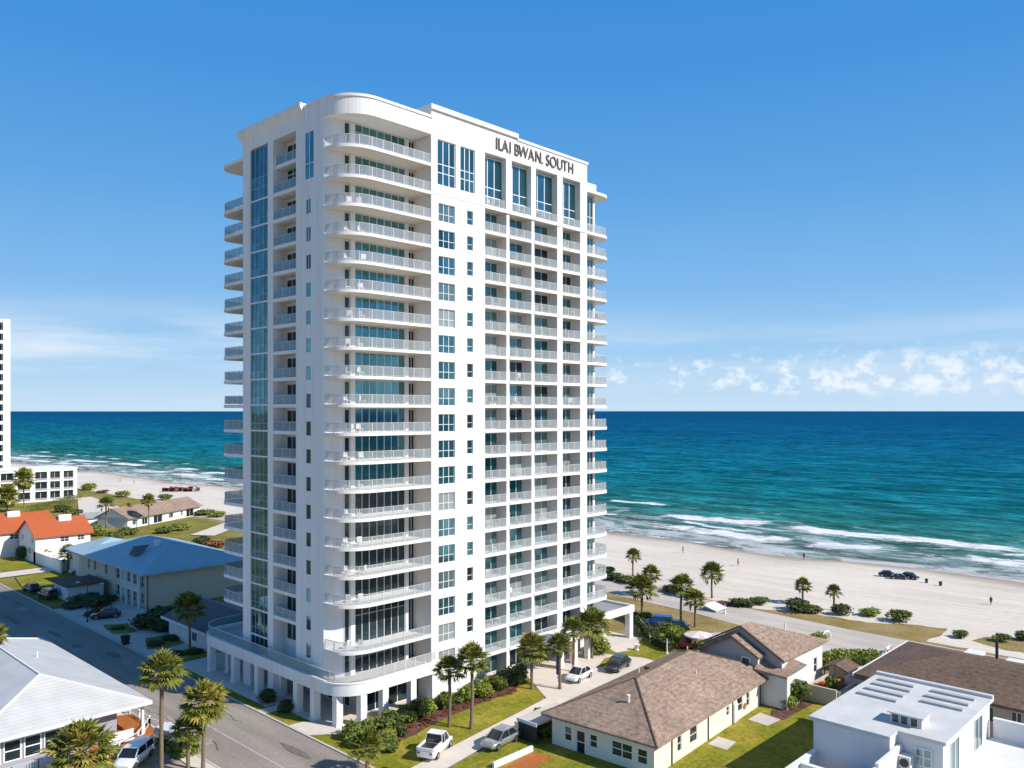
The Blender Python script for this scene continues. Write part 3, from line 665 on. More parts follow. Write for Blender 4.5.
# end balconies (sea side) and their glass
ER = [(90.92,72.45),(94.8,72.45)]+arc(94.8,74.6,2.4,2.15,-90,0,8)[1:]+[(97.2,84)]
EL = [(50.45,93.76),(50.45,98.3)]+arc(52.3,98.3,1.85,2.2,180,90,8)[1:]+[(60,100.5)]
def end_balc(outl, close, z):
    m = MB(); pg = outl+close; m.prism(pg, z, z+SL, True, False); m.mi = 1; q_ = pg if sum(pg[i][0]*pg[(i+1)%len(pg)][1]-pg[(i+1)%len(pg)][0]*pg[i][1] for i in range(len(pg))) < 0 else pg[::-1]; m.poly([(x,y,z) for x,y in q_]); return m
for outl, close, nm, jr, off in ((ER,[(90.92,84)],'end_balcony',range(0,18),.12), (EL,[(60,93.76)],'side_balcony',range(0,17),-.12)):
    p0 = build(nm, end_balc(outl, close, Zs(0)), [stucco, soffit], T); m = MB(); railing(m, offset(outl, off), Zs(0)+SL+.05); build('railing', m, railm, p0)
    m = MB(); m.strip(offset(outl, off), .012, Zs(0)+SL+.16, Zs(0)+SL+1.05); build('glass_panel', m, rail_glass if nm == 'side_balcony' else rail_veil, p0)
    for j in jr:
        if j: copy_part(p0, T, (0,0,Zs(j)-Zs(0)))
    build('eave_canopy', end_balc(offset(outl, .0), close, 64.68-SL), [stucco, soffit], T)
for j in range(-1, 19):
    z0 = (Zs(j+1)+SL if j > -1 else Zs(0)+SL); z1 = (Zs(j)-.1 if j > -1 else 64.2)
    if z1-z0 < 1: continue
    window('end_window', T, (0,73.7), RX, RN, 90.95, 93.98, z0, z1, (.5,.76), (.25,.45) if j < 0 else (), glass_t, .08)
# left face: curtain glass, loggias
for j in range(-1, 18):
    z0 = Zs(j+1)+SL if j > -1 else Zs(0)+SL; z1 = Zs(j)+.25 if j > -1 else 64.9
    if j == 17: z0 = 4.5
    window('curtain_glass', T, (A0+.14,0), LX, LN, 87.92, 91.93, z0, z1, (.25,.5,.75), (.28,) if j > -1 else (.22,.42), glass_k, .036, darkframe)
    m = MB(); m.box(A0+.06,A0+.5,87.91,91.94,Zs(j+1)+.26 if j < 17 else 4.4, (Zs(j+1)+SL) if j < 17 else 4.5)
    if j < 17: build('spandrel', m, stucco, T)
m = MB(); m.box(A0,A0+1.79,81.76,86.69,Zs(0),Zs(0)+SL); s0 = build('street_balcony', m, stucco, T)
r_ = MB(); railing(r_, [(A0+.12,81.8),(A0+.12,86.65)], Zs(0)+SL); build('railing', r_, railm, s0)
m = MB(); m.box(A0+.10,A0+.11,81.8,86.65,Zs(0)+SL+.12,Zs(0)+SL+1.02); build('glass_panel', m, rail_glass, s0)
d0 = window('sliding_door', T, (A0+1.77,0), LX, LN, 84.3, 86.5, Zs(1)+SL+.02, Zs(0)-.3, (.5,), (), glass_d, .06)
for j in range(1, 17):
    copy_part(s0, T, (0,0,Zs(j)-Zs(0)))
    copy_part(d0, T, (0,0,Zs(j+1)-Zs(1)))
s1_ = copy_part(s0, T, (.35,0,61.7-Zs(0)))
window('penthouse_window', T, (A0+1.77,0), LX, LN, 82.6, 86.5, Zs(0)+SL+.02, 64.7, (.33,.66), (.4,.55), glass_d, .09)
# podium: fascia, terrace, arcade columns, shop fronts
POD = [(62.9,71.4)]+[(53.0,71.4)]+arc(53.0,75.0,3.7,3.6,-90,-180,24)[1:]+[(49.3,100.4)]+arc(53.0,100.4,3.7,3.6,180,90,20)[1:]+[(66,104.0)]
g = MB(); g.strip([p for p in POD], -.40, 3.2, 4.72) if False else None
q = POD[::-1]
g.strip(q, .40, 3.42, 4.66); g.strip(offset(q,-.06), .5, 4.66, 4.76)
build('podium_fascia', g, stucco, T)
g = MB(); g.prism(offset(q,.41)+[(62.9,76)], 3.5, 4.4); build('podium_deck', g, deckm, T)
rp = offset(POD[0:30], -.2); g = MB(); railing(g, [(62.15,71.62)]+rp[1:22], 4.84, 1.0, .13, .03); build('terrace_railing', g, railm, T)
g = MB(); gp = offset(POD[21:], -.2); g.strip(gp, .014, 4.84, 5.85); build('terrace_glass', g, rail_glass, T)
g = MB()
for i in range(len(gp)-1): g.bar((*gp[i],5.87),(*gp[i+1],5.87),.03)
build('terrace_rail', g, framem, T)
for x, y in [(49.8,100.9),(51.2,98.9),(49.75,94.6),(49.75,88.9),(51.3,86.4),(49.75,80.4),(49.75,77.0),(50.3,73.6),(52.2,71.95),(55.0,71.85),(58.9,71.85),(62.0,71.85),(56,103.5)]:
    g = MB(); g.box(x-.40,x+.40,y-.40,y+.40,.02,3.45); g.box(x-.47,x+.47,y-.47,y+.47,.02,.25); build('column', g, stucco, T)
g = MB(); g.box(54.45,54.6,75.6,93.7,.02,3.45); g.box(54.45,58,93.7,93.9,.02,3.45); build('arcade_wall', g, tan, T)
for y in (77.2,79.6,83.0,86.0,88.9,91.6):
    window('shop_window', T, (54.42,0), LX, LN, y, y+2.1, .1, 3.0, (.5,), (), glass_d, .09)
for a, b in ((54.6,57.0),(57.2,60.6),(60.8,62.1)):
    window('shop_window', T, (0,74.4), RX, RN, a, b, .15, 3.4, (.5,), (.75,), glass_d, .09)
g = MB(); g.box(54.45,62.2,74.5,75.6,0,3.45); build('shopfront', g, greyst, T)
# entrance portico and porte-cochere on the right face
g = MB(); g.prism([(79.3,72.2),(79.3,70.0)]+arc(80.7,70.0,1.4,1.2,180,270,5)[1:]+[(89.0,68.8),(89.0,72.2)], 3.35, 4.15); build('entrance_canopy', g, stucco, T)
for x in (81.6,84.4,87.4):
    g = MB(); g.box(x-.38,x+.38,69.0,69.75,.02,3.36); build('canopy_column', g, stucco, T)
g = MB(); g.strip([(92.6,77.2),(92.6,70.8),(100.2,70.8),(100.2,77.2)], .4, 3.85, 4.85); build('canopy_fascia', g, stucco, T)
g = MB(); g.box(93.0,99.8,71.2,77.2,4.2,4.5); build('canopy_roof', g, flatroof, T)
for x, y in ((93.1,71.35),(99.6,71.35),(99.6,76.6)):
    g = MB(); g.box(x-.42,x+.42,y-.42,y+.42,.02,3.86); build('canopy_column', g, stucco, T)
# roof top sign
sg = empty('roof_sign', (72.6,72.25,66.0), 'dark metal letters fixed to the parapet over the penthouse windows', 'sign')
letter_m = mat('bronze_letters', (.12,.105,.095), .5)
def letters(txt, x0, width, zb, h):
    cu_ = bpy.data.curves.new('letter', 'FONT'); cu_.body = txt; cu_.size = 1; cu_.extrude = .04
    total = None; tmp = bpy.data.objects.new('letter', cu_); C.objects.link(tmp)
    bpy.context.view_layer.update(); total = tmp.dimensions.x; hh = .73
    bpy.data.objects.remove(tmp)
    sxx = width/total; x = 0
    for i, ch in enumerate(txt):
        def wid(t):
            c2 = bpy.data.curves.new('letter', 'FONT'); c2.body = t; c2.size = 1; o2 = bpy.data.objects.new('letter', c2); C.objects.link(o2)
            bpy.context.view_layer.update(); d = o2.dimensions.x; bpy.data.objects.remove(o2); return d
        if ch == ' ': continue
        c2 = bpy.data.curves.new('letter', 'FONT'); c2.body = ch; c2.size = 1; c2.extrude = .05; c2.offset = 0.0
        o2 = bpy.data.objects.new('letter_curve', c2); C.objects.link(o2); bpy.context.view_layer.update()
        me = bpy.data.meshes.new_from_object(o2.evaluated_get(bpy.context.evaluated_depsgraph_get())); bpy.data.objects.remove(o2)
        adv = (wid(txt[:i+1]+'.')-wid(ch+'.')) if i else 0
        for v in me.vertices:
            X, Y, Zc = v.co; v.co = ((adv+X)*sxx, -.06-Zc, Y/hh*h)
        me.materials.clear(); me.materials.append(letter_m)
        link('letter', me, sg)
letters('ILAI BWAN. SOUTH', 0, 15.0, 66.0, 1.55)

# ------------------------------------------------------------------ houses
def gable_roof(mb, x0, x1, y0, y1, ze, zr, axis, t=.22):
    """gable roof slab; axis 0: ridge along X"""
    if axis == 0:
        ym = (y0+y1)/2
        for ya, sgn in ((y0,1),(y1,-1)):
            p = [(x0,ya,ze),(x1,ya,ze),(x1,ym,zr),(x0,ym,zr)]
            q = [(x,y,z-t) for x,y,z in p]
            mb.faces(p+q, [(0,1,2,3),(7,6,5,4),(0,4,5,1),(1,5,6,2),(3,2,6,7),(0,3,7,4)])
    else:
        xm = (x0+x1)/2
        for xa in (x0, x1):
            p = [(xa,y0,ze),(xa,y1,ze),(xm,y1,zr),(xm,y0,zr)]; q = [(x,y,z-t) for x,y,z in p]
            mb.faces(p+q, [(0,1,2,3),(7,6,5,4),(0,4,5,1),(1,5,6,2),(3,2,6,7),(0,3,7,4)])
def hip_roof(mb, x0, x1, y0, y1, ze, ridge, t=.2):
    """ridge = ((xa,ya,z),(xb,yb,z)) running along the longer side"""
    a, b = ridge; c = [(x0,y0,ze),(x1,y0,ze),(x1,y1,ze),(x0,y1,ze)]
    if abs(b[0]-a[0]) > abs(b[1]-a[1]):
        fs = [(0,1,5,4),(1,2,5),(2,3,4,5),(3,0,4)]
    else:
        fs = [(0,1,4),(1,2,5,4),(2,3,5),(3,0,4,5)]
    mb.faces(c+[a,b], fs)
    for i in range(4):
        p, q = c[i], c[(i+1)%4]; mb.poly([(p[0],p[1],ze-t),(q[0],q[1],ze-t),(q[0],q[1],ze),(p[0],p[1],ze)])
    mb.poly([(x,y,z-t) for x,y,z in reversed(c)])
def box_part(name, parent, m, *b):
    g = MB(); g.box(*b); return build(name, g, m, parent)
# house with the brown hip roof (front centre)
h = empty('brown_hip_house', (62.4,41.6,0), 'cream bungalow with a brown shingle hip roof beside the driveway', 'house', rz=R(4.0)); WL[h.name] = Vector((0,0,0))
w_ = MB()
hl = [(10.0,10.9,.9,2.35),(8.4,9.5,.02,2.3),(7.0,7.9,1.0,2.3),(3.1,5.4,.9,2.35),(1.5,2.6,.9,2.3)]
hr = [(5.2,6.0,.9,2.4),(7.7,9.2,.9,2.45),(18.4,19.8,.95,2.45),(20.8,21.6,.95,2.5),(15.8,16.5,1.3,2.3)]
wallface(w_, (.8,0), LX, LN, .8, 12.4, 0, 3.1, hl, .12)
wallface(w_, (0,.8), RX, RN, .8, 27.2, 0, 3.1, hr, .12)
w_.poly([(27.2,.8,0),(27.2,12.4,0),(27.2,12.4,3.1),(27.2,.8,3.1)]); w_.poly([(27.2,12.4,0),(.8,12.4,0),(.8,12.4,3.1),(27.2,12.4,3.1)])
build('wall', w_, cream, h)
for i, (a, b, c, e) in enumerate(hl):
    if i == 1: window('door', h, (.9,0), LX, LN, a, b, c, e, (), (.5,), glass_d, .10, framem)
    else: window('window', h, (.9,0), LX, LN, a, b, c, e, (.5,) if i == 3 else (), (.5,), glass_d, .09)
for a, b, c, e in hr: window('window', h, (0,.9), RX, RN, a, b, c, e, (), (.5,), glass_d, .07)
g = MB(); hip_roof(g, 0, 28.2, 0, 13.2, 3.25, ((7.5,6.8,6.2),(19.8,7.2,6.2))); build('roof', g, roofbrown, h)
g = MB(); g.bar((7.5,6.8,6.23),(19.8,7.2,6.23),.10)
for cx, cy, r0 in ((0,0,(7.5,6.8)),(0,13.2,(7.5,6.8)),(28.2,0,(19.8,7.2)),(28.2,13.2,(19.8,7.2))): g.bar((cx,cy,3.28),(*r0,6.23),.09)
build('ridge_cap', g, roofdark, h)
for x in (4.0,11.5,17.2,24.4):
    g = MB(); g.bar((x,.72,0),(x,.72,3.0),.06); build('downpipe', g, dark, h)
g = MB(); g.bar((4.2,5.6,4.6),(4.2,5.6,5.5),.13,8); g.bar((4.2,5.6,5.5),(4.2,5.6,5.62),.2,8); build('roof_vent', g, framem, h)
g = MB(); g.bar((20.3,.76,1.2),(20.3,.72,1.2),.35,12); build('wall_plaque', g, patio, h)
dm = MB(); dm.box(17.6,18.4,.70,.79,.05,2.1); build('side_door', dm, framem, h)
for vx_, vy_, vz_ in ((12.5,9.4,5.1),(16.0,4.4,5.15),(22.4,8.8,5.4)):
    g = MB(); g.bar((vx_,vy_,vz_-.3),(vx_,vy_,vz_+.35),.07,8); build('vent_pipe', g, greyst, h)
g = MB(); g.box(13.4,14.0,8.6,9.3,5.2,5.5); build('box_vent', g, roofdark, h)
# carport / garage stub to its left
h = empty('garden_shed', (60.5,56.4,0), 'low dark open shed with a flat white framed roof left of the cream bungalow', 'shed')
g = MB(); g.box(61.0,67,54.9,57.6,2.0,2.2); build('roof', g, concrete, h); g = MB()
g.box(61.1,61.2,55.0,57.5,0,2.0); g.box(61.2,67,57.4,57.5,0,2.0); build('wall', g, dark, h)
g = MB(); g.box(60.95,61.05,54.9,57.6,1.9,2.23); build('fascia', g, framem, h)

# grey gabled house behind it
h = empty('gabled_house', (87.5,42.5,0), 'pale house with two brown gables behind the hip roofed bungalow', 'house')
w_ = MB()
gw_ = MB(); gw_.poly([(89,42.6,0),(89,42.6,5.2),(89,47.5,7.95),(89,52.6,5.2),(89,52.6,0)][::1])
gw_.poly([(87.6,44.8,0),(87.6,44.8,5.35),(87.6,47.9,6.95),(87.6,51.5,5.1),(87.6,52.4,4.7),(87.6,52.4,0)])
w_.poly([(87.6,44.8,0),(89,44.8,0),(89,44.8,5.3),(87.6,44.8,5.3)])
wallface(w_, (0,42.6), RX, RN, 89, 100, 0, 5.1, [(97.6,98.5,1.6,3.4)], .12)
w_.poly([(87.3,41.2,0),(89.0,41.2,0),(91.8,41.2,0),(91.8,41.2,3.9),(87.3,41.2,3.7)]); w_.poly([(87.3,41.2,0),(87.3,41.2,3.8),(87.3,44.8,3.8),(87.3,44.8,0)])
w_.poly([(91.8,41.2,0),(91.8,42.6,0),(91.8,42.6,4.2),(91.8,41.2,3.9)])
w_.poly([(100,42.6,0),(100,52.6,0),(100,52.6,5.1),(100,42.6,5.1)]); w_.poly([(100,52.6,0),(89,52.6,0),(89,52.6,5.1),(100,52.6,5.1)])
build('wall', w_, greyst, h)
build('gable_wall', gw_, mat('grey_siding_paint', (.40,.39,.385), .85, noise=(.6,.06)), h)
window('window', h, (0,42.7), RX, RN, 97.6, 98.5, 1.6, 3.4, (), (.5,), glass_d, .07)
window('window', h, (87.57,0), LX, LN, 45.7, 46.9, 3.1, 5.0, (), (), glass_c, .16, cream)
g = MB()
for ya, yb, za, zb in ((42.1,47.5,5.15,8.25),(53.2,47.5,5.15,8.25)):
    p = [(88.6,ya,za),(100.6,ya,za),(90.8,yb,zb),(88.6,yb,zb)]; q = [(x,y,z-.22) for x,y,z in p]
    g.faces(p+q, [(0,1,2,3),(7,6,5,4),(0,4,5,1),(0,3,7,4)])
g.poly([(100.6,42.1,5.15),(100.6,53.2,5.15),(90.8,47.5,8.25)])
for ya, yb, za, zb in ((44.5,47.9,5.35,7.25),(53.0,47.9,4.55,7.25)):
    p = [(87.2,ya,za),(89.2,ya,za),(91.0,yb,zb),(87.2,yb,zb)]; q = [(x,y,z-.2) for x,y,z in p]
    g.faces(p+q, [(0,1,2,3),(7,6,5,4),(0,4,5,1),(0,3,7,4)])
g.faces([(86.8,40.9,3.95),(92.0,40.9,4.2),(92.0,44.9,5.0),(89.2,44.9,5.0),(86.8,44.9,4.1)], [(0,1,2,3,4)])
g.faces([(86.8,40.9,3.75),(86.8,40.9,3.95),(86.8,44.9,4.1),(86.8,44.9,3.75)], [(0,1,2,3)])
build('roof', g, roofbrown, h)
g = MB()
for pts in ([(88.56,42.1,5.0),(88.56,47.5,8.1),(88.56,53.2,5.0)], [(87.16,44.5,5.2),(87.16,47.9,7.1),(87.16,53.0,4.4)]):
    for i in range(2): g.bar(pts[i], pts[i+1], .13)
build('bargeboard', g, roofdark, h)
g = MB(); g.bar((88.95,42.55,0),(88.95,42.55,5),.09); g.bar((87.25,41.15,0),(87.25,41.15,3.7),.08); build('downpipe', g, framem, h)

# white flat roofed house (right front)
h = empty('flat_roof_house', (72,21,0), 'white modern house with ribbed flat roof and walled terraces', 'house')
w_ = MB(); w_.box(74.2,88.4,21.4,31.6,0,5.7); w_.box(72.3,74.2,25.0,31.6,0,5.68); build('wall', w_, greyst, h)
g = MB(); g.box(72.0,88.7,24.9,31.9,5.7,6.0); g.box(73.9,88.7,21.1,24.9,5.7,6.0); g.box(88.2,88.7,21.1,31.9,6.0,6.28)
build('roof', g, membrane, h)
for x, y0, y1 in ((86.3,27.6,31.0),(84.6,27.4,31.0),(82.7,27.4,31.0),(80.8,27.4,31.0),(86.3,22.2,26.0),(84.4,22.2,26.0),(82.6,22.2,25.8)):
    g = MB(); g.box(x,x+.5,y0,y1,6.0,6.20); build('roof_rib', g, flatroof2, h)
g = MB(); g.box(75.6,77.6,23.5,26.1,6.0,6.86); g.box(75.4,77.7,23.3,26.3,6.86,6.96); build('roof_lantern', g, membrane, h)
for y in (23.8,24.6,25.35): window('lantern_window', h, (75.58,0), LX, LN, y, y+.62, 6.05, 6.82, (), (), glass_d, .04)
for a in (76.0,83.2):
    window('tall_window', h, (0,21.38), RX, RN, a, a+2.6, 1.2, 5.3, (.5,), (), glass_c, .12)
window('window', h, (74.17,0), LX, LN, 22.2, 23.6, 3.4, 5.0, (.5,), (.5,), glass_c, .12)
g = MB(); g.box(88.0,88.3,8,21.0,0,4.2); g.box(72.5,88.0,8,21.4,0,2.4); g.box(87.9,88.4,7.9,21.0,4.2,4.3); build('terrace', g, greyst, h)
g = MB(); g.box(72.3,72.6,12,21.4,2.4,3.4); g.box(88.0-4.5,88.0,14.8,15.0,2.4,3.8); build('terrace_wall', g, greyst, h)
g = MB(); g.box(62,72.3,31.2,31.5,0,3.0); g.box(68.5,68.8,24.6,31.2,0,3.0); g.box(62,68.5,24.6,24.9,0,4.6); g.box(68.5,74.0,24.55,24.85,0,4.9); build('garden_wall', g, trim, h)
g = MB(); g.box(61.9,72.3,31.1,31.6,3.0,3.1); g.box(68.4,68.9,24.9,31.1,3.0,3.1); build('wall_coping', g, trim, h)
ac = empty('air_conditioner', (73.6,23.9,2.4), 'grey air conditioning unit by the white wall of the flat roofed house', 'air conditioner')
g = MB(); g.box(72.9,73.9,23.6,24.5,.9,1.9); g.v = [(x,y,z+2.4) for x,y,z in g.v]; build('casing', g, greyst, ac)
g = MB(); g.bar((72.88,24.05,3.8),(72.82,24.05,3.8),.36,14); build('fan_grille', g, dark, ac)
g = MB(); g.box(73.0,73.8,23.7,24.4,2.4,3.3); build('stand', g, trim, ac)
# dark roofed house (right, behind)
h = empty('dark_roof_house', (94.3,14,0), 'long house with a dark brown shingle roof behind the white flat roofed house', 'house')
w_ = MB(); hs_ = [(22.5,23.8,1.6,3.2),(20.0,21.0,1.6,3.2),(17.6,19,1.6,3.2)]
wallface(w_, (94.6,0), LX, LN, 8, 35.0, 0, 3.9, hs_, .15); w_.box(94.8,110.4,8.2,35,0,3.9); build('wall', w_, tan, h)
for a, b, c, e in hs_: window('window', h, (94.75,0), LX, LN, a, b, c, e, (.5,), (), glass_d, .1, cream)
g = MB(); hip_roof(g, 93.4, 111.2, 7, 36.2, 3.95, ((102.3,15.0,6.0),(102.3,28.0,6.0)), .3); build('roof', g, roofdark, h)
g = MB(); g.box(93.3,111.3,36.2,36.35,3.6,4.0); build('fascia', g, trim, h)
for bx_ in ((108.2,110.6,27.2,29.0,4.2,4.6),(106.6,109,22.8,24.4,4.5,4.8)):
    g = MB(); g.box(*bx_); build('roof_skylight', g, trim, h)
g = MB(); g.bar((107.2,25.2,4.7),(107.2,25.2,7.0),.16,8); build('flue', g, dark, h)

# white metal roofed house (left front)
h = h_lw = empty('metal_roof_house', (20,86,0), 'grey sided house with a large white standing seam hip roof at the street', 'house')
w_ = MB(); w_.box(20.2,32.6,86.4,118,0,3.5); build('wall', w_, lav, h)
g = MB(); hip_roof(g, 19.0, 35.6, 85.2, 119, 3.6, ((27.3,92.3,6.7),(27.3,111.5,6.7)), .22); build('roof', g, metal_w, h)
g = MB()
for p, q in (((19,85.2,3.63),(27.3,92.3,6.73)),((35.6,85.2,3.63),(27.3,92.3,6.73)),((27.3,92.3,6.73),(27.3,111.5,6.73)),((35.6,119,3.63),(27.3,111.5,6.73)),((19,119,3.63),(27.3,111.5,6.73))): g.bar(p, q, .10)
g.box(18.95,35.65,85.12,85.19,3.34,3.62); g.box(35.61,35.68,85.2,119,3.34,3.62)
build('ridge_trim', g, trim, h)
for x, y in ((35.0,86.0),(35.0,96),(35.0,106),(35.0,117)):
    g = MB(); g.box(x-.12,x+.12,y-.12,y+.12,0,3.4); build('porch_post', g, trim, h)
for a in (20.8,22.5,24.2,25.9): window('window', h, (0,86.38), RX, RN, a, a+1.5, .9, 2.9, (), (.5,), glass_d, .12)
g = MB(); g.box(20.0,29.0,83.4,86.3,-.0,.55); build('deck', g, deckm, h)
g = MB(); railing(g, [(20.2,83.5),(28.9,83.5),(28.9,86.2)], .55, 1.0, .22, .05, 2.2, .05); build('deck_railing', g, mat('blue_grey_paint', (.42,.50,.58), .6), h)
# low white sign-like seat board under the porch
o = MB(); o.box(31.2,33.8,85.0,85.25,.3,1.35); o.box(31.3,31.5,84.7,85.0,0,.3); o.box(33.4,33.6,84.7,85.0,0,.3)
bn = empty('garden_bench', (32.5,85.0,0), 'white slatted bench on the orange patio under the metal roof', 'bench')
g = MB()
for k in range(5): g.box(31.2,33.8,85.2,85.26,.55+k*.17,.67+k*.17)
build('backrest', g, trim, bn); g = MB(); g.box(31.2,33.8,84.6,85.2,.42,.48); build('seat', g, trim, bn)
for x in (31.3,33.6):
    g = MB(); g.box(x,x+.1,84.65,84.75,0,.42); g.box(x,x+.1,85.1,85.2,0,.42); build('leg', g, trim, bn)
def fence(name, pts, hgt, m, label, rails=(.45,.95), post=2.0, rr=.055, pr=.08):
    f = empty(name, (*pts[0],0), label, 'fence'); g = MB()
    for i in range(len(pts)-1):
        for r_ in rails: g.bar((*pts[i],hgt*r_),(*pts[i+1],hgt*r_),rr)
    build('rail', g, m, f)
    for i in range(len(pts)-1):
        a = Vector(pts[i]); b = Vector(pts[i+1]); k = max(1, round((b-a).length/post))
        for j in range(k+(i == len(pts)-2)):
            p = a.lerp(b, j/k); g = MB(); g.box(p.x-pr,p.x+pr,p.y-pr,p.y+pr,0,hgt+.06); build('post', g, m, f)
    return f
for vx_, vy_ in ((24.5,97.0),(30.2,103.0)):
    g = MB(); g.bar((vx_,vy_,5.0),(vx_,vy_,6.3),.09,8); build('vent_pipe', g, greyst, h_lw)
fence('patio_fence', [(36.5,93.2),(36.5,87.9),(34.0,84.6),(29.3,81.9),(26,80)], 1.15, trim, 'white post and rail fence around the orange patio', (.3,.92), 2.7)
fence('patio_fence', [(36.5,87.9),(37.0,85.2),(35.2,83.2)], 1.0, trim, 'short white rail fence dividing the patio from the parked cars', (.92,), 2.5)

# apartment house with pale blue looking metal roof
h = empty('apartment_house', (57.5,140,0), 'two storey cream apartment house with pale metal hip roof in the tower shadow', 'house')
w_ = MB(); wh = []
for y, wd in ((141.3,1.6),(144.6,1.6),(147.2,1.5),(151.2,2.4),(157.5,1.4),(163.0,1.3),(166.0,1.3)):
    for z in (.5,3.4): wh.append((y,y+wd,z,z+1.9))
wallface(w_, (57.8,0), LX, LN, 140.2, 172, 0, 6.2, wh, .25); w_.box(58.06,76.3,140.2,172,0,6.15); build('wall', w_, sandst, h)
for a, b, c, e in wh: window('window', h, (58.04,0), LX, LN, a, b, c, e, (.5,), (.5,), glass_d, .09)
g = MB(); g.box(56.6,57.79,141,148.5,2.95,3.15); build('gallery_floor', g, trim, h)
for y in (141.0,143.6,146.1,148.5):
    g = MB(); g.box(56.6,56.85,y-.12,y+.12,0,6.0); build('gallery_post', g, trim, h)
g = MB(); railing(g, [(56.7,141),(56.7,148.5)], 3.15, 1.0, .2, .03); build('gallery_railing', g, trim, h)
g = MB(); hip_roof(g, 56.5, 77.5, 139.0, 173.2, 6.2, ((67,151.5,9.3),(67,162,9.3)), .3); build('roof', g, metal_b, h)
dmr = MB(); dmr.faces([(60.2,150,7.2),(60.2,154,7.2),(60.2,152,9.0),(63.2,152,9.0),(61.3,150,7.4),(61.3,154,7.4)], [(0,1,2),(0,2,3),(1,3,2)]); build('roof_dormer', dmr, roofnavy, h)
g = MB(); g.bar((64.5,152,8.5),(64.5,152,9.7),.55,12); build('roof_vent', g, greyst, h)
box_part('wing', h, cream, 60,72,173.3,184,0,5.0)
g = MB(); hip_roof(g, 59, 73, 172.9, 185, 5.1, ((66,178,7.2),(66,179.5,7.2)), .25); build('wing_roof', g, metal_b, h)
# small house next to the podium
h = empty('small_house', (53,108.5,0), 'small grey house with a dark slate gable roof behind the podium terrace', 'house')
w_ = MB(); w_.box(53.1,62.5,109,121,0,2.9); build('wall', w_, greyst, h)
g = MB(); gable_roof(g, 52.4, 63.4, 108, 122, 3.0, 5.0, 1); build('roof', g, roofnavy, h)
window('window', h, (53.07,0), LX, LN, 112, 113.4, .9, 2.2, (.5,), (), glass_d, .08)
g = MB(); g.box(52.3,52.4,108,122,2.7,3.03); build('fascia', g, trim, h)
# garage with flat dark roof
h = empty('garage', (50.4,155.6,0), 'small white garage with a flat dark roof beside the cream apartment house', 'garage')
w_ = MB(); w_.box(50.6,56.6,156,163,0,2.5); build('wall', w_, greyst, h)
g = MB(); g.box(50.2,57,155.5,163.6,2.5,2.75); build('roof', g, roofdark, h)
g = MB(); g.box(50.54,50.59,157.2,159.8,.02,2.1); build('garage_door', g, trim, h)
# white garden wall
h = empty('garden_wall', (58.3,186,0), 'long bright white garden wall below the orange roofed house', 'wall')
g = MB(); g.box(58.2,58.6,184,201,0,2.6); g.box(58.6,70,200.6,201,0,2.2); g.box(58.6,78,186,186.4,0,2.4); build('wall', g, trim, h)
# orange roofed houses
def orange_house(x0, x1, y0, y1, ze, zr, label, porch):
    h = empty('orange_roof_house', (x0,y0,0), label, 'house', 'orange roofed houses')
    w_ = MB(); ym = (y0+y1)/2; hl2 = [(y0+1.6,y0+2.7,4.3,5.5),(y1-3,y1-1.9,4.3,5.5)]
    hr2 = [(x0+5,x0+6.8,4.2,5.4),(x0+8.6,x0+10.0,4.2,5.4)]
    wallface(w_, (x0,0), LX, LN, y0, y1, 0, ze, hl2, .2); wallface(w_, (0,y0), RX, RN, x0, x1, 0, ze, hr2, .2)
    w_.poly([(x0,y0,ze),(x0,ym,zr-.25),(x0,y1,ze)]); w_.poly([(x1,y0,0),(x1,y1,0),(x1,y1,ze),(x1,ym,zr-.25),(x1,y0,ze)]); build('wall', w_, trim, h)
    for a, b, c, e in hl2: window('window', h, (x0+.15,0), LX, LN, a, b, c, e, (.5,), (.5,), glass_d, .09)
    for a, b, c, e in hr2: window('window', h, (0,y0+.15), RX, RN, a, b, c, e, (.5,), (.5,), glass_d, .09)
    g = MB(); gable_roof(g, x0-.5, x1+.6, y0-.7, y1+.7, ze-.15, zr, 0); build('roof', g, tile_or, h)
    g = MB(); g.box(x0+6,x0+8.6,ym-1.6,ym-.6,zr-1.0,zr+.55); build('chimney', g, trim, h)
    if porch:
        g = MB(); g.box(x0-3,x0-.02,y0+1,y1-1,2.7,3.0); build('porch_roof', g, trim, h)
        for y in (y0+1.2,ym,y1-1.2):
            g = MB(); g.box(x0-2.9,x0-2.6,y-.15,y+.15,0,2.7); build('porch_post', g, trim, h)
        window('shop_window', h, (x0-.03,0), LX, LN, y0+2, y1-2, .2, 2.5, (.33,.66), (), glass_d, .1)
orange_house(58.2, 69.5, 199.6, 211.0, 6.0, 9.2, 'white house with a wide orange gable roof and bright blank side wall', False)
orange_house(51.5, 66, 211.8, 226.0, 6.0, 9.4, 'white house with orange roof and columned porch at the left picture edge', True)
# long low brown house near the beach
h = empty('long_low_house', (93.5,240,0), 'long low white house with a plain brown roof above the dunes', 'house', rz=math.atan2(15,27))
WLs = WL[h.name]; WL[h.name] = Vector((0,0,0))
w_ = MB(); lhh = [(2,3.6,.7,2.2),(6,8.5,.3,2.3),(11,15,.05,2.5),(18,20,.7,2.3),(23.5,24.6,.7,2.3),(26.2,30,.05,2.6)]
wallface(w_, (0,0), RX, RN, 0, 33, 0, 3.0, lhh, .25); w_.box(0,33,.3,10,0,2.98); w_.poly([(0,0,0),(0,0,3),(0,5,5.4),(0,10,3),(0,10,0)])
build('wall', w_, trim, h)
for a, b, c, e in lhh: window('window', h, (0,.22), RX, RN, a, b, c, e, (.5,), (), glass_d, .1)
g = MB(); gable_roof(g, -.6, 33.6, -.8, 10.8, 2.95, 5.7, 0); build('roof', g, roofbrown, h)
g = MB(); g.box(6,6.9,4.2,5.2,4.8,6.5); build('chimney', g, roofdark, h)
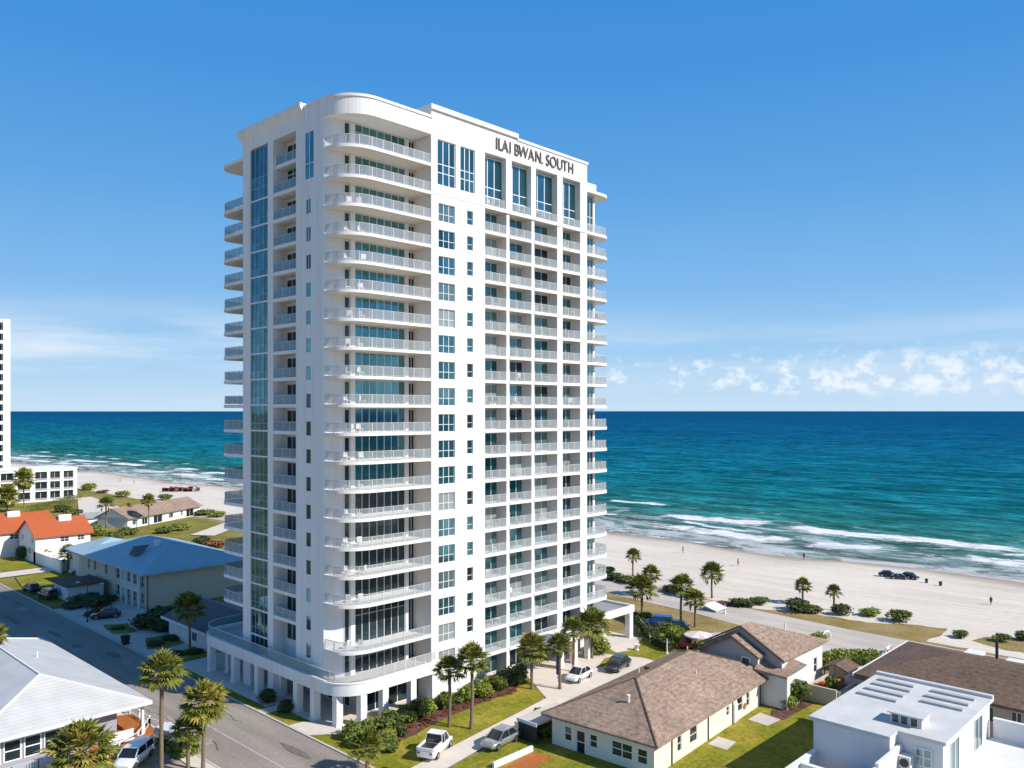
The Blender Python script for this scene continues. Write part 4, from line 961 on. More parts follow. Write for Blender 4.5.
h = empty('beach_shed', (82,262,0), 'small pale shed with grey roof left of the long brown house', 'shed')
g = MB(); g.box(86,92,252,257,0,2.6); build('wall', g, greyst, h); g = MB(); gable_roof(g, 85.5,92.5,251.5,257.5,2.6,3.9,0); build('roof', g, flatroof, h)
# three storey white block
h = empty('apartment_block', (84,335,0), 'three storey white apartment block with dark recessed balconies beside the beach', 'building')
w_ = MB(); bh = []
xs = [(86.5,90.5),(92.0,96.0),(97.6,101.6),(102.6,106.0),(107.2,110.6)]
for a, b in xs:
    for z in (.5,4.1,7.8): bh.append((a,b,z,z+3.2))
wallface(w_, (0,335), RX, RN, 84, 111.9, 0, 11.9, bh, .8)
w_.poly([(111.9,335,0),(111.9,352,0),(111.9,352,11.9),(111.9,335,11.9)]); w_.poly([(84,335,11.8),(111.9,335,11.8),(111.9,352,11.8),(84,352,11.8)]); w_.poly([(84,335,0),(84,335,11.9),(84,352,11.9),(84,352,0)])
build('wall', w_, trim, h)
for a, b, c, e in bh: window('balcony_window', h, (0,335.76), RX, RN, a, b, c, e, (.5,), (), glass_d, .1)
gp_ = mat('grey_panel', (.36,.33,.35), .8)
for a, b, c, e in bh:
    g = MB(); g.box(a+.01,b-.01,335.1,335.16,c,c+.8); build('balcony_panel', g, gp_, h)
g = MB(); g.box(83.8,112.2,334.8,352.2,11.9,12.2); build('parapet', g, trim, h)
# white high rise at the left edge
h = empty('white_high_rise', (72,348,0), 'white high rise with rows of dark balconies at the left picture edge', 'tower')
w_ = MB(); w_.box(90.7,93,348,368,0,67.6); w_.box(60,90.7,349.6,368,0,67.2); build('wall', w_, trim, h)
g = MB(); g.box(60,90.7,348,349.59,66.4,67.4); build('cornice', g, trim, h)
m = MB(); m.box(60,90.69,348,349.55,62.2,62.6); p0 = build('balcony', m, trim, h); m = MB(); m.box(60,90.69,348.0,348.06,62.6,63.4); build('balcony_panel', m, greyst, p0)
d0 = window('balcony_window', h, (0,349.57), RX, RN, 60.2, 90.6, 62.7, 65.9, tuple(k/12 for k in range(1,12)), (), glass_d, .12)
for k in range(1, 17):
    copy_part(p0, h, (0,0,-3.75*k)); copy_part(d0, h, (0,0,-3.75*k))

# ------------------------------------------------------------------ walls and fences near the coast road
h = empty('planter_wall', (91.4,41,0), 'tan garden wall holding orange flowers beside the gabled house', 'wall')
g = MB(); g.box(92.0,92.3,37.6,41.0,0,2.0); g.box(92.3,97,37.3,37.6,0,1.8); g.box(92.3,97.5,40.75,41.0,0,1.9); build('wall', g, tan, h)
g = MB(); g.box(92.3,97.4,37.6,40.75,0,1.2); build('soil', g, mulch, h)
h = empty('garden_wall', (93.4,33.8,0), 'low tan wall next to the dark brown roof', 'wall')
g = MB(); g.box(98,104,38.6,38.9,0,1.9); g.box(97.7,98,36.8,38.9,0,1.9); g.box(103,103.3,38.9,43,0,1.6); build('wall', g, tan, h)
h = empty('pergola', (99.6,39.2,0), 'small dark roofed garden shelter behind the orange flowers', 'shelter')
g = MB(); gable_roof(g, 98.6,102.2,38.9,42.0,2.3,2.9,0,.12); build('roof', g, roofdark, h)
for x, y in ((98.8,39.1),(102,39.1),(98.8,41.8),(102,41.8)):
    g = MB(); g.box(x-.06,x+.06,y-.06,y+.06,0,2.3); build('post', g, wood_m, h)
fence('white_fence', [(97.6,63.2),(98.6,67.0),(103.2,71.0),(108,76)], 1.3, trim, 'thin white post and rail fence along the clipped hedge', (.98,), 4.2, .03, .05)

# ------------------------------------------------------------------ planting
def leaf_clump(n, rx, ry, rz, size, rnd, zc=None, shell=.55):
    m = MB(); zc = rz*.85 if zc is None else zc
    lobes = [(rnd.uniform(-.45,.45)*rx, rnd.uniform(-.45,.45)*ry, zc+rnd.uniform(-.2,.45)*rz, rnd.uniform(.42,.72)) for _ in range(7)]+[(0,0,zc*.8,.8)]
    for _ in range(n):
        lx, ly, lz, k = rnd.choice(lobes)
        d = Vector((rnd.gauss(0,1), rnd.gauss(0,1), rnd.gauss(.25,1))).normalized(); q = (shell+(1-shell)*rnd.random())
        c = Vector((lx+d.x*rx*k*q, ly+d.y*ry*k*q, max(.05, lz+d.z*rz*k*q)))
        nrm = (d+Vector((rnd.uniform(-.8,.8),rnd.uniform(-.8,.8),rnd.uniform(-.3,.9)))).normalized()
        a = nrm.orthogonal().normalized(); a = (Matrix.Rotation(rnd.uniform(0,6.3),3,nrm) @ a); b = nrm.cross(a); s = size*rnd.uniform(.6,1.4)
        m.poly([c-a*s, c-b*s*.5, c+a*s, c+b*s*.55])
    return m
rb = random.Random(11)
def bush_proto(name, n, rx, ry, rz, size, m, seed):
    r = random.Random(seed); e = empty(name, (0,0,-500), 'x', 'shrub')
    build('foliage', leaf_clump(n, rx, ry, rz, size, r), m, e, local=True)
    st = MB()
    for k in range(4): st.bar((0,0,0),(r.uniform(-.3,.3)*rx,r.uniform(-.3,.3)*ry,rz*.9),.04,5,.015)
    build('stem', st, wood_m, e, local=True); return e
PB = {'green': [bush_proto('shrub', 900, 1, 1, .8, .13, leaf, s) for s in (1,2)],
      'light': [bush_proto('shrub', 900, 1, 1, .8, .13, leaf_l, s) for s in (3,4)],
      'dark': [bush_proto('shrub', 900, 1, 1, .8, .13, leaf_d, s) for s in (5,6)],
      'red': [bush_proto('shrub', 600, 1, 1, .6, .12, leaf_r, 7)],
      'orange': [bush_proto('flowering_shrub', 600, 1, 1, .7, .11, leaf_o, 8)]}
def bush(kind, x, y, r, hgt, label, group, z=0, ry=None):
    p = rb.choice(PB[kind]); c = copy_thing(p, (x,y,z), rb.uniform(0,6.28), (r, ry or r, hgt/1.5), label)
    c['group'] = group; return c
# palms
def palm_crown(seed, n=46, R_=2.0, yellow=.12, droop=1.0, dead=10):
    r = random.Random(seed); m = MB()
    for i in range(n):
        t = i/n; az_ = i*2.39996+r.uniform(-.3,.3); el_ = R(88-118*t**.95*droop)+r.uniform(-.12,.12)
        L = R_*r.uniform(.42,.58); d = Vector((math.cos(az_)*math.cos(el_), math.sin(az_)*math.cos(el_), math.sin(el_)))
        tip = d*L; tip.z -= .06*L
        m.mi = 1 if r.random() < yellow else 0
        m.bar((0,0,0), tip, .022, 3, .012, cap=False)
        side = d.cross(Vector((0,0,1))); side = side.normalized() if side.length > .05 else Vector((1,0,0))
        up = side.cross(d).normalized(); FL = R_*r.uniform(.46,.60); nb = 13
        for k in range(nb):
            th = R(-98+196*k/(nb-1)); q = (d*math.cos(th)+side*math.sin(th)).normalized()
            l = FL*(1-.34*abs(math.sin(th/2)))*r.uniform(.85,1.1); fold = up*(.20*abs(math.sin(th)))*l
            mid = tip+q*l*.55+fold*.5; end = tip+q*l+fold*.4; end.z -= l*(.06+.22*r.random())
            wv = (q.cross(up)).normalized()*(FL*.085)
            n0 = len(m.v)
            m.v += [tuple(tip), tuple(mid+wv), tuple(end), tuple(mid-wv)]; m.f.append((n0,n0+1,n0+2,n0+3)); m.m.append(m.mi); m.sm.append(False)
    m.mi = 2
    for i in range(dead):
        az_ = r.uniform(0,6.28); L = R_*r.uniform(.35,.6); tip = Vector((math.cos(az_)*L*.75, math.sin(az_)*L*.75, -L*.55))
        m.bar((0,0,-.1), tip, .02, 3, .012, cap=False)
        for k in range(8):
            a2 = az_+r.uniform(-.6,.6); e_ = tip+Vector((math.cos(a2)*.25*R_*r.random(), math.sin(a2)*.25*R_*r.random(), -R_*r.uniform(.15,.42)))
            wv = Vector((-math.sin(a2),math.cos(a2),0))*R_*.04; md = tip.lerp(e_,.5)
            m.poly([tip, md+wv, e_, md-wv])
    m.mi = 0
    return m
CROWN = []
for sd_, nn, yl, dr_, dd in ((1,50,.14,1.0,9),(2,44,.10,.95,7),(3,56,.18,1.05,14),(4,40,.06,.9,5)):
    me_o = build('crown', palm_crown(sd_, nn, 2.0, yl, dr_, dd), [frond, frond_y, frond_d]); CROWN.append(me_o.data); bpy.data.objects.remove(me_o)
rp_ = random.Random(21)
def palm(x, y, hgt, rad, label, k, group=None, tr=.17):
    e = empty('palm_tree', (x,y,0), label, 'palm tree', group, rp_.uniform(0,6.28))
    m = MB(); bend = rp_.uniform(-.03,.03)*hgt; b2 = rp_.uniform(-.02,.02)*hgt; n_ = 9
    pts = [(bend*(i/n_)**2, b2*math.sin(i/n_*3.1), hgt*i/n_) for i in range(n_+1)]
    rd = [tr*(1.35 if i == 0 else 1.02-.012*i)*(1+.05*math.sin(i*2.3)) for i in range(n_+1)]; rd[-1] *= 1.5; rd[-2] *= 1.15
    m.tube(pts, rd, 8); build('trunk', m, trunk_m, e, local=True)
    c = link('crown', CROWN[k], e); c.location = pts[-1]; c.scale = (rad/2.0,)*3; return e
def palm_px(ub, vb, vt, crown_px, label, k, group=None, ucrown=None):
    """palm standing where the photo shows its foot; height and crown from its size there"""
    x, y = U(ub, vb); D = 824*H/(vb-411); hgt = (vb-vt)*D/824; rad = crown_px/2*D/824*1.22
    return palm(x, y, hgt-rad*.45, rad, label, k, group, .15+.012*rad)
palm_px(162,800,662,42,'tall slender palm nearest the street edge, rising in front of the road shadow',0)
palm_px(203,771,692,45,'stout palm with a round crown at the right of the roadside trio',2)
palm_px(188,772,723,34,'short yellowish palm between the two taller roadside palms',3)
palm_px(80,850,735,62,'full bushy palm in front of the white metal roof',2)
palm_px(449,728,664,30,'left palm of the pair on the tower lawn',1)
palm_px(471,730,652,34,'right palm of the pair on the tower lawn',1)
palm_px(532,690,640,32,'dense orange skirted palm at the corner of the forecourt',2)
palm_px(560,690,640,26,'thin stemmed palm standing before the entrance portico',1)
palm_px(573,672,624,26,'palm beside the white parked car',3)
palm_px(592,659,616,36,'thick palm between the entrance canopy and the porte cochere',0)
palm_px(367,775,738,36,'short green palm among the shrubs at the rounded corner',3)
palm_px(642,617,582,30,'palm on the dry grass right of the porte cochere roof',1)
palm_px(633,576,552,16,'slender palm on the beach side of the coast road, leftmost',3)
palm_px(651,596,570,20,'palm at the edge of the coast road behind the lawn palm',1)
palm_px(681,626,580,25,'taller palm rising behind the blue car',0)
palm_px(695,627,595,22,'shorter palm close beside the taller one near the dark car',1)
palm_px(712,598,568,25,'lone palm at the sand edge above the coast road',3)
palm_px(803,604,582,17,'left palm of the two on the beach fringe',1,'beach fringe palms')
palm_px(834,610,588,16,'right palm of the two on the beach fringe',3,'beach fringe palms')
palm_px(190,655,600,34,'dark palm in the tower shadow before the cream side wall',0)
palm_px(149,528,497,15,'palm standing before the long brown roof',1)
palm_px(106,534,500,17,'palm left of the long brown house',3)
palm_px(24,508,473,22,'palm in front of the white apartment block',2)
palm_px(7,512,490,24,'bushy palm at the foot of the left high rise',2)
palm_px(68,572,549,20,'feathery palm by the white garden wall',3)
palm_px(-6,700,628,26,'dark palm cut by the left picture edge',0)
palm_px(652,577,572,7,'tiny palm beyond the coast road',1) if False else None

# shrubs along the foot of the tower
G1 = 'shrubs along the foot of the tower'
spots = []
for i in range(28):
    t = i/27; a = 51.0+t*23.0; b = 69.6+.7*math.sin(i*1.9)-.5*(t < .15)
    kd = ('green','light','green','dark','light')[i%5]
    bush(kd, a, b, rb.uniform(.95,1.45), rb.uniform(1.3,2.3), {'green':'mid green shrub','light':'bright leafed shrub','dark':'dark green shrub'}[kd]+' in the planting bed against the white tower wall', G1)
bush('dark', 73.4, 69.6, 1.9, 2.5, 'large dark rounded shrub at the forecourt end of the planting bed', 'rounded shrubs')
bush('dark', 71.2, 69.7, 1.5, 2.1, 'dark rounded shrub next to the largest one in the planting bed', 'rounded shrubs')
for i in range(16):
    t = i/15; bush('red', 54.5+t*16.5, 67.2+.8*math.sin(t*3)+.3*math.sin(i*2.2), .55, .5, 'low reddish ground shrub in the mulch along the lawn edge', 'low red shrubs')
for x, y, k, r_, hh, lb in ((49.5,69.8,'green',1.5,2.0,'spreading green shrub at the rounded corner'),(48.3,67.8,'light',1.2,1.5,'bright low shrub by the street corner'),(51.4,66.4,'light',1.2,1.6,'bright shrub under the short corner palm'),(50.0,64.6,'green',1.3,1.6,'green shrub at the street end of the lawn'),(53.2,67.0,'dark',1.2,1.5,'dark clipped shrub on the lawn corner'),(52.2,68.4,'green',1.4,1.9,'tall green shrub behind the short corner palm')):
    bush(k, x, y, r_, hh, lb, 'corner shrubs')
for x, y, k, r_, hh, lb in ((48.6,81.3,'dark',1.2,1.4,'dark shrub before the arcade, nearest the corner'),(48.9,85.7,'dark',1.3,1.5,'dark shrub before the middle arcade columns'),(90.2,69.2,'light',1.7,2.4,'big rounded bright shrub beside the porte cochere'),(88.6,69.8,'green',1.2,1.5,'green shrub at the foot of the thick entrance palm')):
    bush(k, x, y, r_, hh, lb, 'single shrubs at the tower')
# hedges
def hedge(name, pts, wdt, hgt, m, label, n):
    e = empty(name, (*pts[0],0), label, 'hedge'); WL[e.name] = Vector((*pts[0],0)); g = MB(); r = random.Random(len(label))
    for _ in range(n):
        i = r.randrange(len(pts)-1); a = Vector(pts[i]); b = Vector(pts[i+1]); t = r.random(); p = a.lerp(b,t); d = (b-a).normalized(); nrm = Vector((-d.y,d.x))
        o_ = r.uniform(-1,1); zz = hgt*(r.random()**.5)*(1-.15*o_*o_)*r.uniform(.85,1.08)
        c = Vector((p.x+nrm.x*o_*wdt/2, p.y+nrm.y*o_*wdt/2, zz)); q = Vector((r.gauss(0,1),r.gauss(0,1),r.gauss(.6,1))).normalized()
        aa = q.orthogonal().normalized(); aa = Matrix.Rotation(r.uniform(0,6.3),3,q) @ aa; bb = q.cross(aa); s = .15*r.uniform(.6,1.4)
        g.poly([c-aa*s,c-bb*s*.6,c+aa*s,c+bb*s*.6])
    build('foliage', g, m, e); return e
hedge('hedge', [(97.6,62.6),(99.0,66.4),(103.6,71.2),(110,79)], 1.5, 1.5, leaf_d, 'long dark clipped hedge between the lawn and the dry grass', 5200)
hedge('hedge', [(105.0,43.2),(109.0,44.6),(112.6,40.2)], 4.0, 1.5, leaf_l, 'broad bright hedge beside the pale concrete spur', 5200)
hedge('hedge', [(101.4,62.6),(103.6,66.8)], 2.4, 1.7, leaf_l, 'bright yellow green hedge beside the blue car', 2600)
hedge('hedge', [(86.5,300),(99,313),(110,330)], 5, 2.6, leaf, 'long green hedge below the white apartment block', 3600)
hedge('hedge', [(36.0,77.0),(35.6,82.0)], 2.0, 1.3, leaf_l, 'bright low hedge around the roadside palms', 2400)
bush('green', 89.6, 41.4, 1.7, 3.4, 'tall leafy shrub against the corner of the gabled house', 'garden shrubs')
bush('light', 88.0, 41.2, 1.0, 1.8, 'loose light shrub in the mulch under the tall leafy one', 'garden shrubs')
bush('dark', 91.4, 41.8, 1.1, 1.8, 'dark shrub between the tan wall and the gabled house', 'garden shrubs')
for x, y, lb in ((93.4,40.2,'orange flowering shrub in the tan planter, nearest the wall end'),(94.8,39.8,'orange flowering shrub in the middle of the tan planter'),(96.4,39.6,'orange flowering shrub at the far end of the tan planter')): bush('orange', x, y, 1.0, 1.3, lb, 'orange flowering shrubs', 1.0)
bush('green', 93.6, 38.6, 1.0, 2.2, 'green upright shrub among the orange flowers', 'garden shrubs', 1.0)
bush('light', 65.0, 57.6, 1.3, 2.2, 'yellow green shrub beside the parked silver car', 'driveway shrubs'); bush('light', 63.6, 56.0, 1.2, 1.3, 'low yellow green shrub before the open shed', 'driveway shrubs')
# beach fringe shrubs
for u_, v_, r_, hh, k, lb in ((742,606,2.4,1.5,'dark','wide dark shrub left of the fringe palms'),(758,604,2.0,1.4,'green','green shrub beside the white board on the fringe'),(797,611,2.6,2.2,'dark','large dark shrub at the foot of the left fringe palm'),(812,613,1.8,1.5,'green','green shrub between the two fringe palms'),(843,615,2.0,1.9,'dark','rounded dark shrub right of the fringe palms'),(871,616,1.9,1.3,'light','pale green shrub on the grass point'),(901,622,2.1,1.9,'green','dark green shrub near the tip of the grass point'),(960,638,1.3,1.2,'green','small shrub on the far mound'),(1003,642,1.3,1.2,'green','small shrub at the right end of the mound'),(1022,640,1.3,1.4,'dark','small dark shrub at the right picture edge'),(615,580,2.4,1.6,'dark','dark shrub by the coast road nearest the tower'),(630,583,2.4,1.6,'green','green shrub next to the leftmost beach palm'),(606,574,2.2,1.5,'green','green shrub half behind the sea side balconies'),(672,592,2.0,1.6,'dark','dark shrub beyond the coast road under the palms'),(725,605,1.6,1.0,'red','brown dry shrub at the sand edge'),(670,632,2.2,1.7,'green','green shrub on the lawn behind the hedge'),(652,634,2.0,1.6,'dark','dark shrub left of the blue car'),(643,622,1.6,1.6,'green','green shrub at the foot of the dry grass palm')):
    x, y = U(u_, v_); bush(k, x, y, r_, hh, lb, 'shrubs along the coast road')
# left side shrubs
for u_, v_, r_, hh, k, lb in ((45,560,4.2,4.2,'light','large yellow green bush against the white garden wall'),(22,560,2.0,3.4,'dark','dark bush beside the shaded gable'),(85,602,2.8,1.6,'dark','dark low shrub before the garage'),(98,606,3.2,1.8,'dark','dark shrub before the cream apartment house'),(166,628,2.8,3.0,'dark','dark tree like shrub left of the shaded palm'),(180,632,2.6,2.6,'dark','dark shrub under the shaded palm'),(152,625,2.4,2.4,'dark','dark shrub at the corner of the cream side wall'),(70,608,2.0,.9,'dark','low dark shrub by the street edge'),(89,490,4,3,'light','pale dune shrub right of the apartment block'),(103,493,3,2.0,'red','brown dune shrub on the sand edge'),(122,497,3.2,2.6,'light','pale dune shrub above the long house'),(165,500,3,2.6,'green','green dune shrub above the brown roof'),(205,515,4,2,'green','low dune shrub beside the long house end'),(216,517,3.4,1.8,'light','pale dune shrub by the far drive'),(215,548,3,3,'red','reddish shrub behind the tower balconies'),(200,545,2.6,2.4,'dark','dark shrub behind the metal roof'),(115,540,3,2.6,'green','green shrub behind the metal roof'),(98,536,3,3.2,'light','yellow shrub below the far palm'),(165,533,3,2,'green','green shrub along the long house front'),(182,530,3,2,'light','bright shrub along the long house front'),(128,535,3,2.4,'green','green shrub between the metal roof and the long house'),(76,520,3.4,3.6,'green','green tree like bush behind the orange roof'),(62,512,3,2.6,'dark','dark bush behind the orange roof ridge')):
    x, y = U(u_, v_); bush(k, x, y, r_, hh, lb, 'shrubs around the far houses')

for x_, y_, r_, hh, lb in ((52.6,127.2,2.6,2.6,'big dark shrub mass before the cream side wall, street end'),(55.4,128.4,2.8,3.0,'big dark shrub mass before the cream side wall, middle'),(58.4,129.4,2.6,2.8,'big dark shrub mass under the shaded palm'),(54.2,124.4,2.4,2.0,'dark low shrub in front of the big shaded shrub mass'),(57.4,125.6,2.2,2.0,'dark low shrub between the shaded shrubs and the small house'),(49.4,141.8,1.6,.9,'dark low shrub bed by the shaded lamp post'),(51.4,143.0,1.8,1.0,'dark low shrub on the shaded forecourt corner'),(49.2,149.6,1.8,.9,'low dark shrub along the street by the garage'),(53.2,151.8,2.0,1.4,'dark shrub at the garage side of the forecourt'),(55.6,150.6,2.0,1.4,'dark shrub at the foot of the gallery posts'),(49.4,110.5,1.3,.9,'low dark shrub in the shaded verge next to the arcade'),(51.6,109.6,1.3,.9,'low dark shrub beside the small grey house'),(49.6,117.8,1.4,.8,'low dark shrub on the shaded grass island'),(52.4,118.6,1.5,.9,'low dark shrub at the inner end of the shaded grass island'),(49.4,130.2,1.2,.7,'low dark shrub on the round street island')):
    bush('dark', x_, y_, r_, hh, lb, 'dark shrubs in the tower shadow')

# ------------------------------------------------------------------ vehicles
def car(name, paintm, label, cat, kind='sedan', L=4.6, Wd=1.82, Hh=1.45, top=None):
    e = empty(name, (0,0,-400), label, cat)
    hw = Wd/2
    if kind == 'suv': sh = .98; cab = [(-.47,.98,.02),(-.43,Hh,.14),(.12,Hh,.14),(.29,1.0,.03)]
    elif kind == 'pickup': sh = .98; cab = [(-.08,.98,.02),(-.05,Hh,.14),(.16,Hh,.14),(.29,1.0,.03)]
    else: sh = .86; cab = [(-.40,.90,.03),(-.24,Hh,.17),(.08,Hh,.17),(.27,.88,.04)]
    # lower body lofted along the length
    st = [(-.5,.42,sh*.86,.84),(-.485,.30,sh*.97,.95),(-.36,.22,sh,1),(-.1,.20,sh*.985,1),(.24,.20,sh*.985,1),(.40,.22,sh*.88,.98),(.475,.28,sh*.76,.90),(.5,.40,sh*.62,.78)]
    m = MB(); rings = []
    for x, zl, zh, k in st:
        y = hw*k; zm = zl+(zh-zl)*.6
        rings.append([(x*L,-y*.92,zl),(x*L,-y,zm),(x*L,-y*.93,zh),(x*L,-y*.5,zh+.025),(x*L,y*.5,zh+.025),(x*L,y*.93,zh),(x*L,y,zm),(x*L,y*.92,zl)])
    n_ = 8; P = [p for r_ in rings for p in r_]; fs = []
    for i in range(len(rings)-1):
        for k in range(n_): fs.append((i*n_+k,(i+1)*n_+k,(i+1)*n_+(k+1)%n_,i*n_+(k+1)%n_))
    m.faces(P, fs, True); m.faces(rings[0],[tuple(range(n_))]); m.faces(rings[-1],[tuple(reversed(range(n_)))])
    body = build('body', m, paintm, e, local=True)
    # greenhouse
    m = MB(); q = []
    for x, z, ins in cab: q += [(x*L,-(hw-ins-.06),z),(x*L,(hw-ins-.06),z)]
    m.faces(q, [(0,2,3,1),(4,6,7,5),(0,6,4,2),(1,3,5,7)]); build('windows', m, carglass, e, local=True)
    m = MB(); r0, r1 = cab[1], cab[2]; y = hw-r0[2]-.04
    m.box(r0[0]*L-.05, r1[0]*L+.05, -y, y, Hh-.02, Hh+.045)
    for s_ in (-1,1):
        for a, b in ((cab[0],cab[1]),(cab[3],cab[2])): m.bar((a[0]*L,s_*(hw-a[2]-.06),a[1]),(b[0]*L,s_*(hw-b[2]-.05),b[1]),.045)
        xm = (cab[1][0]+cab[2][0])/2*L; m.bar((xm,s_*(hw-.08),sh*.98),(xm,s_*(hw-r0[2]-.05),Hh),.04)
    build('roof', m, top or paintm, e, local=True)
    if kind == 'pickup':
        m = MB(); m.box(-.47*L,-.10*L,-hw*.80,hw*.80,sh+.028,sh+.035); m.mi = 0; build('bed_floor', m, dark, e, local=True)
        m = MB(); m.box(-.49*L,-.10*L,-hw*.93,-hw*.80,sh,sh+.28); m.box(-.49*L,-.10*L,hw*.80,hw*.93,sh,sh+.28); m.box(-.50*L,-.475*L,-hw*.80,hw*.80,sh,sh+.28); build('bed_side', m, paintm, e, local=True)
    for sx_ in (-.31,.31):
        for s_ in (-1,1):
            m = MB(); m.bar((sx_*L,s_*(hw-.20),.33),(sx_*L,s_*(hw+.02),.33),.33,14); wh_ = build('wheel', m, black, e, local=True)
            m = MB(); m.bar((sx_*L,s_*(hw+.015),.33),(sx_*L,s_*(hw+.03),.33),.20,10); build('rim', m, chrome, wh_, local=True)
    for s_ in (-1,1):
        m = MB(); m.box(.455*L,.485*L,s_*hw*.62-.18,s_*hw*.62+.18,sh*.62,sh*.75); build('headlight', m, lamp_m, e, local=True)
        m = MB(); m.box(-.503*L,-.48*L,s_*hw*.66-.14,s_*hw*.66+.14,sh*.72,sh*.88); build('taillight', m, tail_m, e, local=True)
        m = MB(); m.box(.19*L,.22*L,s_*(hw+.03)-.09,s_*(hw+.03)+.09,sh+.02,sh+.15); build('mirror', m, paintm, e, local=True)
    return e
def put(e, x, y, rz, z=None): e.location = (x, y, (LZ[0]+.01) if z is None else z); e.rotation_euler = (0,0,rz); return e
A = math.atan2
put(car('parked_car', car_w, 'white hatchback parked on the forecourt before the portico', 'car', 'sedan', 4.3, 1.8, 1.5), 79.6, 64.6, R(188))
put(car('parked_car', car_k, 'black saloon car parked at the right of the forecourt', 'car', 'sedan', 4.7, 1.85, 1.5), 86.3, 63.6, R(190))
put(car('parked_car', car_s, 'silver car with dark bonnet parked on the driveway by the cream bungalow', 'car', 'sedan', 4.6, 1.85, 1.5, car_s), 58.6, 57.6, R(186))
put(car('pickup_truck', car_w, 'white pickup truck parked on the driveway edge facing the lawn', 'pickup truck', 'pickup', 4.9, 1.95, 1.8), 52.9, 60.9, R(25))
put(car('parked_car', car_w, 'white car with black windscreen parked between the fence and the roadside palms', 'car', 'suv', 4.7, 1.9, 1.55), 36.0, 80.9, R(-82))
put(car('parked_car', car_w, 'white car nearest the orange patio, half behind the white rail', 'car', 'suv', 4.7, 1.9, 1.6), 31.6, 79.6, R(-140))
put(car('parked_car', car_b, 'bright blue car parked beyond the yellow green hedge', 'car', 'suv', 4.6, 1.85, 1.6), 107.6, 71.6, R(120))
put(car('parked_car', car_k, 'black car parked beside the bright blue one', 'car', 'sedan', 4.4, 1.8, 1.45), 107.4, 68.4, R(120))
put(car('parked_car', car_r, 'red car parked next to the striped parasol', 'car', 'sedan', 4.3, 1.8, 1.45), 101.6, 62.6, R(20))
put(car('parked_car', car_k, 'dark car parked at the sunlit end of the street shadow', 'car', 'sedan', 4.5, 1.8, 1.45), 48.6, 169.0, R(95))
put(car('parked_car', car_k, 'black van like car behind the first one in the shaded street', 'car', 'suv', 4.7, 1.85, 1.65), 48.9, 161.0, R(95))
put(car('parked_car', car_k, 'dark car in the shadow before the cream apartment house', 'car', 'sedan', 4.5, 1.8, 1.45), 50.6, 138.6, R(160))
put(car('parked_car', car_w, 'small pale car in front of the white garden wall', 'car', 'sedan', 4.3, 1.8, 1.5), 59.6+1.5, 181.0, R(170))
put(car('beach_car', car_k, 'black car parked on the sand with its doors to the sea', 'car', 'sedan', 4.2, 1.75, 1.4), 172.6, 60.0, R(-70), .0).scale = (.86,)*3
put(car('beach_car', car_k, 'white roofed dark car on the sand beside the black one', 'car', 'sedan', 4.2, 1.75, 1.4, car_w), 171.6, 57.6, R(-60), .0).scale = (.86,)*3
put(car('beach_car', car_k, 'small black car on the sand nearest the two beach bins', 'car', 'sedan', 4.4, 1.8, 1.5), 173.6, 56.2, R(-100), .0).scale = (.8,)*3
for x, y, lb in ((171.4,52.4,'dark beach bin next to the parked cars'),(170.4,49.6,'dark beach bin furthest from the parked cars')):
    e = empty('beach_bin', (x,y,.0), lb, 'bin', 'beach bins'); e.scale = (.7,)*3; g = MB(); g.bar((0,0,0),(0,0,1.1),.34,10,.42); build('drum', g, dark, e, local=True); g = MB(); g.bar((0,0,1.1),(0,0,1.2),.46,10,.3); build('lid', g, black, e, local=True)
e = empty('trash_cart', (46.9,121.2,.13), 'dark wheeled bin at the kerb of the shaded street', 'bin')
g = MB(); g.obox(0,0,0,.8,.8,.12,1.15,1.25); build('tub', g, dark, e, local=True); g = MB(); g.box(-.5,.5,-.5,.52,1.15,1.24); build('lid', g, black, e, local=True)
g = MB(); g.bar((-.45,-.4,.14),(.45,-.4,.14),.14,10); build('wheel', g, black, e, local=True)
# parasols on the lawn beyond the hedge, and the red cabanas on the far beach
def parasol(x, y, z, r_, hgt, ma, mb_, label, group):
    e = empty('parasol', (x,y,z), label, 'parasol', group); g = MB(); n_ = 12
    for k in range(n_):
        g.mi = k % 2; a, b = 2*math.pi*k/n_, 2*math.pi*(k+1)/n_
        p = [(r_*math.cos(a),r_*math.sin(a),hgt-.45),(r_*math.cos(b),r_*math.sin(b),hgt-.45)]
        g.poly([p[0],p[1],(0,0,hgt)]); g.poly([(p[0][0],p[0][1],hgt-.62),(p[1][0],p[1][1],hgt-.62),p[1],p[0]])
    build('canopy', g, [ma, mb_], e, local=True); g = MB(); g.bar((0,0,0),(0,0,hgt+.1),.035,6); build('pole', g, trim, e, local=True)
    g = MB(); g.bar((0,0,0),(0,0,.12),.35,10); build('base', g, concrete, e, local=True); return e
parasol(101.6,60.9,0,2.0,2.5,white_fab,pink_fab,'white and pink parasol on the lawn behind the gabled house','lawn parasols')
parasol(103.4,58.6,0,1.8,2.4,pink_fab,white_fab,'paler pink parasol behind the white and pink one','lawn parasols')
e = empty('garden_table', (99.8,62.2,0), 'small red topped garden table beside the parasols', 'table')
g = MB(); g.bar((0,0,.70),(0,0,.76),.75,14); build('tabletop', g, red_fab, e, local=True); g = MB(); g.bar((0,0,0),(0,0,.7),.06,8); g.bar((0,0,0),(0,0,.05),.35,10); build('leg', g, dark, e, local=True)
cab0 = None
rc = random.Random(5)
